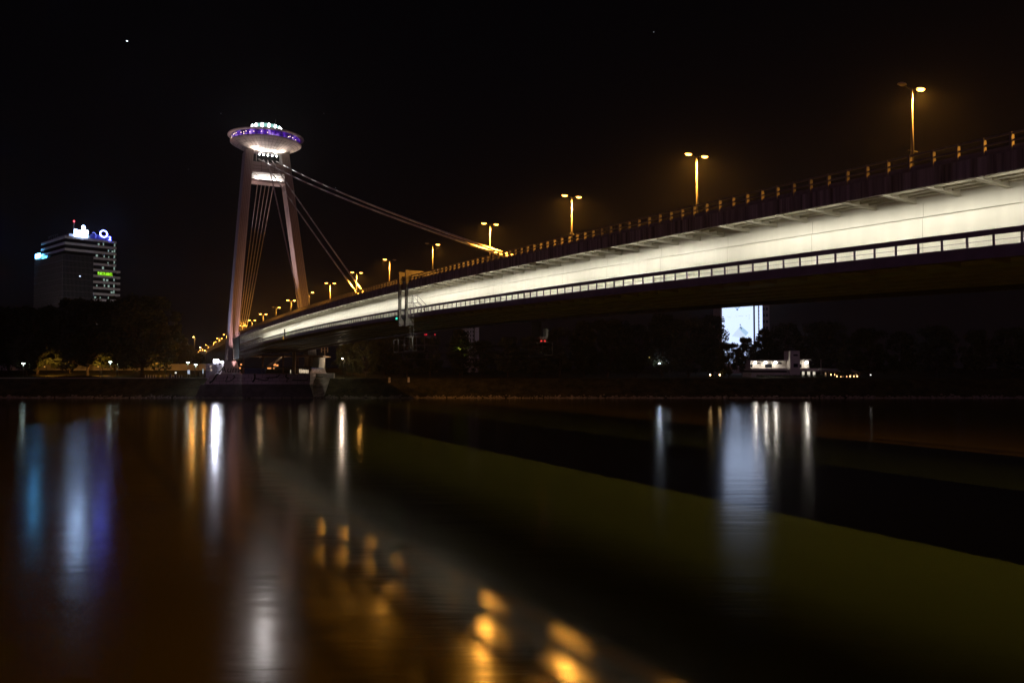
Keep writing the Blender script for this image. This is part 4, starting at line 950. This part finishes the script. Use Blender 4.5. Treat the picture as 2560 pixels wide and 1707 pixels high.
# antenna mast right of the tower
an = thing('antenna_mast', 'slim telecom mast with three vertical antennas right of the tower', 'antenna', (at(812, 300), 300, 8.5))
b = MB(); b.tube((at(812, 300), 300, 8.5), (at(812, 300), 300, zat(868, 300)), .22, .16, 7); b.build('mast', M['steel'], an)
b = MB()
for q in (-7.5, 0, 7.5): b.box(at(812 + q, 300) - .16, at(812 + q, 300) + .16, 299.5, 299.8, zat(881, 300), zat(869, 300)); b.tube((at(812, 300), 300, zat(875, 300)), (at(812 + q, 300), 299.8, zat(875, 300)), .06, .06, 5)
b.build('antenna', M['stucco'], an)
for x, lab in ((974, 'white marker stone on the bank below the bridge, left one'), (1022, 'white marker stone on the bank below the bridge, right one')):
    t = thing('marker_stone', lab, 'marker', (at(x, 254), 254, gz(254)), 0, 'white marker stones on the bank'); b = MB(); X = at(x, 254); b.hexa([(X - .35, 253.8, gz(254) - .2), (X + .35, 253.8, gz(254) - .2), (X + .35, 254.3, gz(254) - .2), (X - .35, 254.3, gz(254) - .2), (X - .28, 253.85, gz(254) + 1.5), (X + .28, 253.85, gz(254) + 1.5), (X + .28, 254.2, gz(254) + 1.6), (X - .28, 254.2, gz(254) + 1.6)]); b.build('stone', M['stucco'], t)

# ------------------------------------------------------------------ office tower on the left
C0 = Vector((at(158, 500), 500.0)); du = Vector((20.9, 23.0)).normalized(); dv = Vector((-23.0, 20.9)).normalized()   # along right face, along left face
LR, LL = 31.0, 44.0
def O(u, v, z): p = C0 + du * u + dv * v; return (p.x, p.y, z)
off = thing('office_tower', 'tall dark glass office tower with grey floor bands and rooftop signs', 'office building', (C0.x, C0.y, 9))
ZR = 92.5; FH = 3.85
def ubox(mb, u0, u1, v0, v1, z0, z1): mb.hexa([O(u0, v0, z0), O(u1, v0, z0), O(u1, v1, z0), O(u0, v1, z0), O(u0, v0, z1), O(u1, v0, z1), O(u1, v1, z1), O(u0, v1, z1)])
b = MB(); ubox(b, 0, LR, 0, LL, 8.5, ZR - .2); b.build('glass_body', M['glass'], off)
b = MB(); ubox(b, -1.5, 16.5, -1.2, LL + 9, 8.5, 80.8); gw = b.build('glass_wing', M['glass'], off, label='lower dark glass wing')
b = MB()
for k in range(19):
    z = 80.8 - k * FH; ubox(b, -1.56, 16.53, -1.27, LL + 9.03, z - .12, z)
for k in range(24):
    u = -1.5 + k * .78; ubox(b, u - .04, u + .04, -1.26, -1.201, 9, 80.6)
for k in range(60):
    v = -1 + k * .9; ubox(b, -1.56, -1.501, v - .04, v + .04, 9, 80.6)
b.build('mullion', mat('dark_mullion', (.20, .18, .18), .5), gw)
b = MB()
for k in range(20):
    z = ZR - k * FH
    if k < 3: ubox(b, -.25, LR, -.25, LL, z - 1.5, z)
    else: ubox(b, 16.6, LR, -.25, 4, z - 1.5, z)
b.build('floor_band', M['band'], off)
b = MB()
for k in range(5, 20): ubox(b, LR - .2, LR + 3.0, 0.4, 6, ZR - k * FH - 1.4, ZR - k * FH)
b.build('balcony_slab', M['band'], off)
M['win_cool'] = emit('cool_lit_window', (.70, 1.0, .86), .30); M['win_warm'] = emit('warm_lit_window', (1.0, .86, .62), 1.0); M['win_hot'] = emit('bright_lit_window', (.95, 1, .9), 2.0)
b = MB(); rng = random.Random(21)
for k in range(0, 20):
    z = ZR - k * FH - 1.5
    ubox(b, LR - 1.6 , LR - .9, -.30, -.262, z - 2.0 - rng.uniform(-.4, .3), z - .1) if rng.random() < .8 else None
    for q in range(3):
        if rng.random() < .55: u = rng.uniform(17, LR - 3); ubox(b, u, u + rng.uniform(.4, 1.3), -.12, -.06, z - 2.1, z - rng.uniform(.4, 1.2))
b.build('lit_window', M['win_cool'], off)
b = MB()
for (u0, u1, z) in ((17.5, 21.5, 20.1), (22.5, 24.5, 20.1), (25, 27.2, 20.1), (18, 24, 28.0)): ubox(b, u0, u1, -.2, -.13, z, z + .9)
for k in range(7): u = 1 + k * 2.1; ubox(b, u, u + rng.uniform(.5, 1.4), -1.34, -1.28, 27.3, 28.2)
for (v0, v1, z) in ((9, 11.5, 31), (33, 38, 23.5), (42, 46, 23.5), (33, 44, 19.6), (10, 14, 27.5)): ubox(b, -1.63, -1.57, v0, v1, z, z + 1.6)
ubox(b, 12.2, 14.5, -1.34, -1.28, 27, 28.3); b.build('lit_window', M['win_warm'], off)
b = MB(); ubox(b, 8.1, 9.0, -1.34, -1.28, 67.2, 67.9); b.build('lit_window', emit('violet_window', (.6, .7, 1.0), 2), off, label='tiny violet lit window')
lamp('facade_fill_light', 'SPOT', (at(194, 440), 440, 14), 40000, (1, .92, .92), off, .3, O(12, 0, 72), 64, .6)  # added spot among the trees to brighten the office faces
# roof plant, mast with red light
b = MB(); ubox(b, 3, 28, 3, 30, ZR, ZR + 2.2)
for k in range(5): ubox(b, 2.0, 2.2, 20 + k * 4, 20.2 + k * 4, ZR, ZR + 3.4)
ubox(b, 1.9, 2.2, 20, 36.2, ZR + 3.4, ZR + 3.6); b.build('roof_plant', mat('roof_grey', (.15, .14, .15), .8), off)
b = MB(); p = O(9, 12, ZR + 2); b.tube(p, (p[0], p[1], ZR + 11.5), .15, .08, 6); ms = b.build('roof_mast', M['steel'], off)
b = MB(); b.lathe([(.1, 0), (.42, .3), (.42, .7), (.1, 1.0)], (p[0], p[1], ZR + 11.4), 8); b.build('warning_light', emit('red_beacon', (1, .03, .03), 14), ms)
# signs
def sign_thing(label, loc): return thing('rooftop_sign', label, 'sign', loc, 0, None)
sg = sign_thing('white glowing rooftop sign with a round emblem on the office tower', O(7, -.3, ZR))
b = MB()
SW = emit('white_sign_glow', (.42, .62, 1.0), 22)
ubox(b, 5.0, 13.0, -.6, -.3, ZR + .3, ZR + 3.1)
for u, w_, h_ in ((5.0, .9, 4.9), (6.3, .7, 4.7), (7.4, .8, 4.6), (8.6, .6, 4.4), (11.6, 1.3, 5.2), (12.6, .8, 4.6)): ubox(b, u, u + w_, -.62, -.28, ZR + 3.1, ZR + h_)
for k in range(20):
    t0 = 2 * math.pi * k / 20; t1_ = 2 * math.pi * (k + 1) / 20
    b.hexa([O(10.4 + q * math.cos(a) * 1.15, y, ZR + 6.2 + q * math.sin(a) * 1.7) for y in (-.6, -.3) for q, a in ((.25, t0), (1, t0), (1, t1_), (.25, t1_))])
ubox(b, 9.4, 11.5, -.6, -.3, ZR + 3.1, ZR + 4.8); b.build('letters', SW, sg)
sg = sign_thing('blue glowing rooftop letter O with small 2 on the office tower', O(25, -.3, ZR))
OW = emit('blue_white_sign', (.12, .15, 1.0), 26)
uu = (du.x, du.y, 0)
put_text('O', 7.0, .15, 'letter', OW, sg, uu, (0, 0, 1), O(22.8, -.4, ZR + 1.6)); put_text('2', 3.4, .15, 'letter', OW, sg, uu, (0, 0, 1), O(26.6, -.45, ZR + .3))
b = MB(); ubox(b, 15.0, 28.5, .9, 1.1, ZR + .1, ZR + 3.2); b.build('backing', emit('blue_backing', (.02, .02, .45), .35), sg)
b = MB(); 
for k in range(12):
    t0, t1_ = math.radians(-40 + k * 14), math.radians(-26 + k * 14)
    b.hexa([O(17.0 + q * math.cos(a), y, ZR + 2.2 + q * math.sin(a) * 1.4) for y in (.4, .6) for q, a in ((1.3, t0), (1.6, t0), (1.6, t1_), (1.3, t1_))])
b.build('side_ring', emit('blue_side_ring', (.2, .25, 1), 1.2), sg)
sg = sign_thing('white-cyan glowing box sign high on the left face of the office tower', O(-1.6, 44, 82)); sg['category'] = 'sign'
b = MB(); ubox(b, -2.2, -1.7, 40.0, 48.5, 82.2, 85.2); b.build('lit_box', emit('cyan_white_sign', (.11, .50, 1.0), 20), sg)
b = MB(); ubox(b, -1.69, -1.4, 39, 50, 80.85, 82.15); b.build('bracket', M['steel'], sg)
sg = thing('facade_sign', 'lime green lit lettering across one floor of the office tower', 'sign', O(22, -.3, 69.5))
b = MB(); u = 19.6; rng = random.Random(6)
while u < 28.6:
    w_ = rng.uniform(.45, .8); h_ = rng.uniform(1.5, 1.95); z_ = 69.6
    ubox(b, u, u + w_ * .4, -.34, -.27, z_, z_ + h_)
    if rng.random() < .75: ubox(b, u + w_ * .4, u + w_, -.34, -.27, z_ + h_ * rng.choice((.0, .4, .75)), z_ + h_)
    ubox(b, u + w_ * .4, u + w_, -.335, -.275, z_ - .15, z_ + .2)
    u += w_ + .16
b.build('letters', emit('lime_sign', (.36, 1.0, .02), 1.1), sg)

# ------------------------------------------------------------------ billboard block on the right
YB = 450
bb = thing('apartment_block', 'dark brown tower block behind the bridge carrying the huge lit billboard', 'apartment block', (at(1860, YB), YB + 8, 9))
b = MB(); b.box(at(1804, YB), at(1908, YB), YB + .6, YB + 18, 6, 62); b.box(at(1908, YB) + .003, at(1929, YB), YB + 3, YB + 18, 6, 60)
b.build('wall', mat('brown_render', (.30, .22, .20), .85, var=.15, scale=.3), bb)
b = MB()
for k in range(14):
    z = 58 - k * 3.6; b.box(at(1913, YB), at(1917, YB), YB + 2.9, YB + 2.99, z - 1.6, z); b.box(at(1920, YB), at(1925, YB), YB + 2.9, YB + 2.99, z - 1.6, z)
b.build('window', M['glass'], bb)
bl = thing('billboard', 'huge glowing white billboard with pale blue tilted panels under the bridge', 'billboard', (at(1845, YB), YB, 14))
WB = emit('billboard_white', (.66, .80, 1.15), 1.25)
b = MB(); b.box(at(1806.5, YB), at(1884, YB), YB, YB + .2, 12, 61); pnl = b.build('panel', WB, bl)
b = MB(); b.box(at(1888.5, YB), at(1896, YB), YB, YB + .2, 12, 61); b.box(at(1899.5, YB), at(1907, YB), YB, YB + .2, 12, 61); b.build('side_panel', WB, bl)
b = MB(); b.box(at(1884, YB) + .01, at(1888.5, YB) - .01, YB + .05, YB + .3, 12, 61); b.build('trim', mat('grey_trim', (.25, .22, .2), .7), bl)
b = MB()
for k in range(24): z = 13 + k * 2.0; b.box(at(1897.3, YB), at(1899.3, YB), YB - .1, YB + .2, z, z + 1.0)
b.build('window', M['black'], bl)
def plate(pts, name, m, dy):
    q = MB(); fr = [q.pt((at(x, YB), YB - dy, zat(y, YB))) for x, y in pts]; bk = [q.pt((at(x, YB), YB - dy + .04, zat(y, YB))) for x, y in pts]
    n = len(pts); q.f.append(fr); q.f.append(bk[::-1])
    for k in range(n): q.f.append([fr[k], fr[(k+1) % n], bk[(k+1) % n], bk[k]])
    return q.build(name, m, bl)
PB = emit('pale_blue_print', (.42, .62, .86), 1.0); PB2 = emit('faint_blue_print', (.66, .80, 1.0), 1.0); INK = emit('navy_print', (.01, .015, .06), 1.0)
plate([(844, 776), (828, 760), (844, 744), (860, 760)], 'printed_shape', PB, .05) if False else plate([(1844, 775), (1829, 760), (1844, 745), (1859, 760)], 'printed_shape', PB, .05)
plate([(1844, 771), (1833, 760), (1844, 749), (1855, 760)], 'printed_shape', PB2, .10)
plate([(1842, 773), (1846, 773), (1846.5, 775.5), (1841.5, 775.5)], 'printed_shape', INK, .15)
plate([(1852, 813.5), (1872, 831.5), (1860, 846), (1830, 840)], 'printed_shape', PB2, .05)
plate([(1852, 813.5), (1872, 831.5), (1865, 839), (1848, 822)], 'printed_shape', PB, .10)
plate([(1851, 817), (1856, 821), (1854.5, 823), (1850, 818.5)], 'printed_shape', INK, .15)
plate([(1849.5, 810.5), (1853, 810.5), (1852.5, 813), (1850, 813)], 'printed_shape', INK, .15)
GI = emit('grey_print_line', (.55, .60, .68), 1.0)
q = MB(); rng = random.Random(9)
for (x0, x1, y) in ((1819, 1827, 793), (1840, 1843, 791), (1847, 1859, 790), (1865, 1868, 789.5), (1873, 1876, 788)):
    x = x0
    while x < x1: ww = rng.uniform(.5, 1.1); q.box(at(x, YB), at(x + ww, YB), YB - .06, YB - .02, zat(y + rng.uniform(.5, 1.2), YB), zat(y - rng.uniform(.4, 1.2), YB)); x += ww + .4
q.build('printed_text', GI, bl)
q = MB()
for y in (793, 796.5): q.box(at(1873, YB), at(1874.2, YB), YB - .06, YB - .02, zat(y + .6, YB), zat(y - .6, YB))
q.build('printed_mark', INK, bl)

# pale flats far behind the bridge
YF = 600
fl = thing('block_of_flats', 'pale block of flats with dark window grid seen under the bridge', 'apartment block', (at(1172, YF), YF, 9))
b = MB(); b.box(at(1150, YF), at(1184, YF), YF, YF + 12, 6, 58); b.box(at(1186, YF), at(1197, YF), YF + 2, YF + 12, 6, 56); b.build('wall', M['stucco'], fl)
b = MB()
for k in range(14):
    z = 55.5 - k * 3.05
    for q in (1152.5, 1158, 1168, 1175, 1181): b.box(at(q, YF), at(q + 3.6, YF), YF - .1, YF - .003, z - 1.6, z)
    b.box(at(1151, YF), at(1183, YF), YF - .06, YF - .004, z - 2.6, z - 2.3)
b.build('window', M['black'], fl)
lamp('facade_fill_light', 'SPOT', (at(1150, YF), YF - 45, 22), 9000, (.95, .85, 1.0), fl, .3, (at(1167, YF), YF, 36), 50, .6).data.energy = 2200  # added spot in front of the flats, lifting their pale wall
rt = thing('radio_tower_block', 'dark distant block with two red warning lights under the bridge', 'building', (at(1076, 560), 560, 9))
b = MB(); b.box(at(1062, 560), at(1090, 560), 560, 574, 6, zat(838, 560)); b.build('wall', mat('dark_render', (.12, .10, .12), .9), rt)
b = MB()
for x in (1062.5, 1066.5, 1087.5): b.lathe([(.05, 0), (.35, .3), (.35, .7), (.05, 1.0)], (at(x, 560), 559.6, zat(838, 560)), 8)
b.build('warning_light', emit('red_warning', (1, .03, .05), 1.0), rt)
b = MB(); rng = random.Random(31)
for k in range(20): x = rng.uniform(1065, 1086); y = rng.uniform(842, 850); b.box(at(x, 560), at(x + .9, 560), 559.9, 559.98, zat(y + .8, 560), zat(y, 560))
b.build('lit_window', emit('dim_window', (.7, .6, .55), .12), rt)

# ------------------------------------------------------------------ riverside restaurant
YRs = 285
rs = thing('riverside_restaurant', 'white two-storey riverside restaurant with tower and lit terrace', 'restaurant', (at(1950, YRs), YRs, 6.2))
def rb(mb, x0, x1, y0, y1, d0=0, d1=8): mb.box(at(x0, YRs), at(x1, YRs), YRs + d0, YRs + d1, zat(y1, YRs), zat(y0, YRs))
b = MB(); rb(b, 1882, 1971, 902, 921, 3, 11); rb(b, 1878, 1971.5, 931, 947, 0, 11); rb(b, 1880, 1971, 921.05, 926, 0, 10.5); rb(b, 1974, 1998, 877, 947, -.5, 6); rb(b, 1998.1, 2030, 900, 920.5, 3, 10); rb(b, 1998.1, 2046, 920.6, 927.5, .3, 10)
b.build('wall', M['stucco'], rs)
b = MB(); rb(b, 1881, 1972, 900, 901.9, 1.2, 11.2); rb(b, 1998.2, 2031, 898, 899.9, 1.5, 10.2); b.build('roof', M['band'], rs)
b = MB()
for (x0, x1, y0, y1, dd) in ((1881.5, 1887.5, 911, 918, 2.95), (1896, 1909, 906, 909.5, 2.95), (1919, 1936, 910, 919, 2.95), (1950, 1961, 906, 910.5, 2.95), (1982, 1993, 909, 918, -.55), (1982, 1993, 886, 890, -.55), (2001, 2011, 910, 919, 2.95), (1880, 1970, 926.2, 930.8, 1.5)):
    rb(b, x0, x1, y0, y1, dd, dd + .04)
b.build('window', M['glass'], rs)
b = MB()
for (x0, x1) in ((1980, 1982), (2007, 2013), (2020, 2027), (2034, 2040)): rb(b, x0, x1, 928.6, 941.5, .9, 1.0)
b.build('lit_window', emit('cream_lit_window', (1, .9, .7), .7), rs)
b = MB(); rb(b, 2026, 2100, 927.8, 928.9, -2.5, 6); rb(b, 1998.2, 2060, 942, 947, -1, .2); b.build('canopy', M['stucco'], rs)
for x, d0 in ((1891, 2.9), (1917, 2.9), (1942, 2.9), (2020, 2.9)):
    X = at(x, YRs); z = zat(906, YRs)
    m = MB(); m.box(X - .25, X + .25, YRs + 1.6, YRs + 2.0, z + .05, z + .35); hb = m.build('floodlight', M['head'], rs)
    m = MB(); m.box(X - .45, X + .45, YRs + 1.52, YRs + 1.62, z - .35, z + .3); m.build('lens', emit('terrace_flood_lens', (1, .93, .80), 25), hb)
    lamp('floodlight_glow', 'POINT', (X, YRs + 1.3, z - .3), 170, (1, .90, .78), rs, .15)
aw = thing('awning_tent', 'low dark awning tent with warm lamps beside the restaurant', 'tent', (at(2098, YRs), YRs, 6.2))
b = MB(); x0, x1, xm = at(2048, YRs), at(2145, YRs), at(2100, YRs)
b.hexa([(x0, YRs - 2, zat(925, YRs)), (x1, YRs - 2, zat(931, YRs)), (x1, YRs + 6, zat(931, YRs)), (x0, YRs + 6, zat(925, YRs)), (at(2056, YRs), YRs + 1, zat(920, YRs)), (at(2132, YRs), YRs + 1, zat(923, YRs)), (at(2132, YRs), YRs + 3, zat(923, YRs)), (at(2056, YRs), YRs + 3, zat(920, YRs))]); b.build('canopy', mat('grey_canvas', (.25, .23, .22), .8), aw)
b = MB()
for x in (2050, 2066, 2082, 2098, 2114, 2130, 2143): b.tube((at(x, YRs), YRs - 1.8, gz(YRs, 0) - .3), (at(x, YRs), YRs - 1.8, zat(929, YRs)), .1, .1, 6)
b.build('post', M['wood'], aw)
b = MB(); rng = random.Random(17)
for k in range(9): x = 2074 + k * 8 + rng.uniform(-2, 2); y = rng.choice((935, 938, 942)); b.tube((at(x, YRs), YRs - 1, zat(y, YRs)), (at(x, YRs), YRs - 1, zat(y, YRs) + .5), .14, .14, 6)
b.build('table_lamp', emit('amber_table_lamp', (1, .5, .18), 9), aw)
b = MB(); rb(b, 2106, 2108, 935, 945, 0, .1); rb(b, 2111, 2113, 936, 945, 0, .1); rb(b, 2126, 2127.5, 934, 945, 0, .1); rb(b, 2139, 2141, 934, 945, 0, .1); rb(b, 2062, 2065, 931, 941, 0, .1); b.build('lit_curtain', emit('warm_curtain', (1, .62, .32), .35), aw)
mp_ = thing('pole', 'pale mast with a crossbar in front of the restaurant terrace', 'pole', (at(2052, 280), 280, gz(280, 0))); b = MB(); b.tube((at(2052, 280), 280, gz(280, 0)), (at(2052, 280), 280, zat(898, 280)), .1, .08, 6); b.build('shaft', M['stucco'], mp_)
hg = thing('clipped_hedge', 'low dark clipped hedge along the front of the restaurant', 'hedge', (at(1950, 278), 278, gz(278, 0))); b = MB(); rng = random.Random(41)
for k in range(3000):
    x = at(rng.uniform(1890, 2062), 278); y = rng.uniform(276.5, 278.5); z = gz(277, 0) - .3 + rng.uniform(0, 1.1)
    u = Vector((rng.uniform(-1, 1), rng.uniform(-1, 1), rng.uniform(-1, 1))).normalized() * .16; v = u.orthogonal() * .7; p = Vector((x, y, z))
    b.f.append([b.pt(p - u), b.pt(p + v), b.pt(p + u), b.pt(p - v)])
b.build('foliage', M['bush'], hg)
for x, lab in ((1775, 'small warm ground lamp left of the olive tree'), (1799, 'small warm ground lamp under the olive tree'), (2176, 'white post lamp right of the awning tent')):
    t = thing('ground_lamp', lab, 'lamp', (at(x, 268), 268, gz(268, 0)), 0, 'ground lamps on the right bank')
    b = MB(); b.tube((at(x, 268), 268, gz(268, 0)), (at(x, 268), 268, gz(268, 0) + .7), .07, .07, 6); b.build('post', M['pole'], t)
    b = MB(); b.lathe([(.05, .7), (.2, .78), (.2, 1.0), (.05, 1.08)], (at(x, 268), 268, gz(268, 0)), 8); b.build('globe', emit('ground_globe', (1, .62, .25) if x < 2000 else (1, .95, .85), 25 if x < 2000 else 2), t)

# ------------------------------------------------------------------ stars
for x, y, s, br, lab in ((305, 93, 5.0, 2.5, 'brightest bluish star in the upper left sky'), (545, 278, 2.6, .5, 'faint blue star left of the saucer'), (805, 278, 2.4, .3, 'faint star right of the saucer'), (1639, 70, 2.6, .3, 'faint blue star high above the bridge lamps'), (836, 467, 2.2, .25, 'faint star above the longest stay cable'), (465, 420, 2.2, .22, 'faint star left of the tower head')):
    D = 4000.0; b = MB(); X = at(x, D); Z = zat(y, D)
    b.lathe([(.05, -s * .6), (s * .8, -s * .35), (s, 0), (s * .8, s * .35), (.05, s * .6)], (X, D, Z), 8); o = b.build('star', emit('star_glow', (.75, .9, 1.0), br))
    setp(o, lab, 'star', 'stars in the night sky')

# ------------------------------------------------------------------ haze box, added to give the lamps halos
hm = bpy.data.materials.new('halo_haze'); hm.use_nodes = True; t_ = hm.node_tree; t_.nodes.clear()
ho = t_.nodes.new('ShaderNodeOutputMaterial'); hv = t_.nodes.new('ShaderNodeVolumePrincipled')
hv.inputs['Color'].default_value = (0.9, 0.9, 0.9, 1); hv.inputs['Density'].default_value = 0.00009; hv.inputs['Anisotropy'].default_value = 0.78
t_.links.new(hv.outputs[0], ho.inputs['Volume'])
b = MB(); b.box(-700, 700, -80, 900, -3, 115); hz = b.build('haze', hm, kind='stuff')
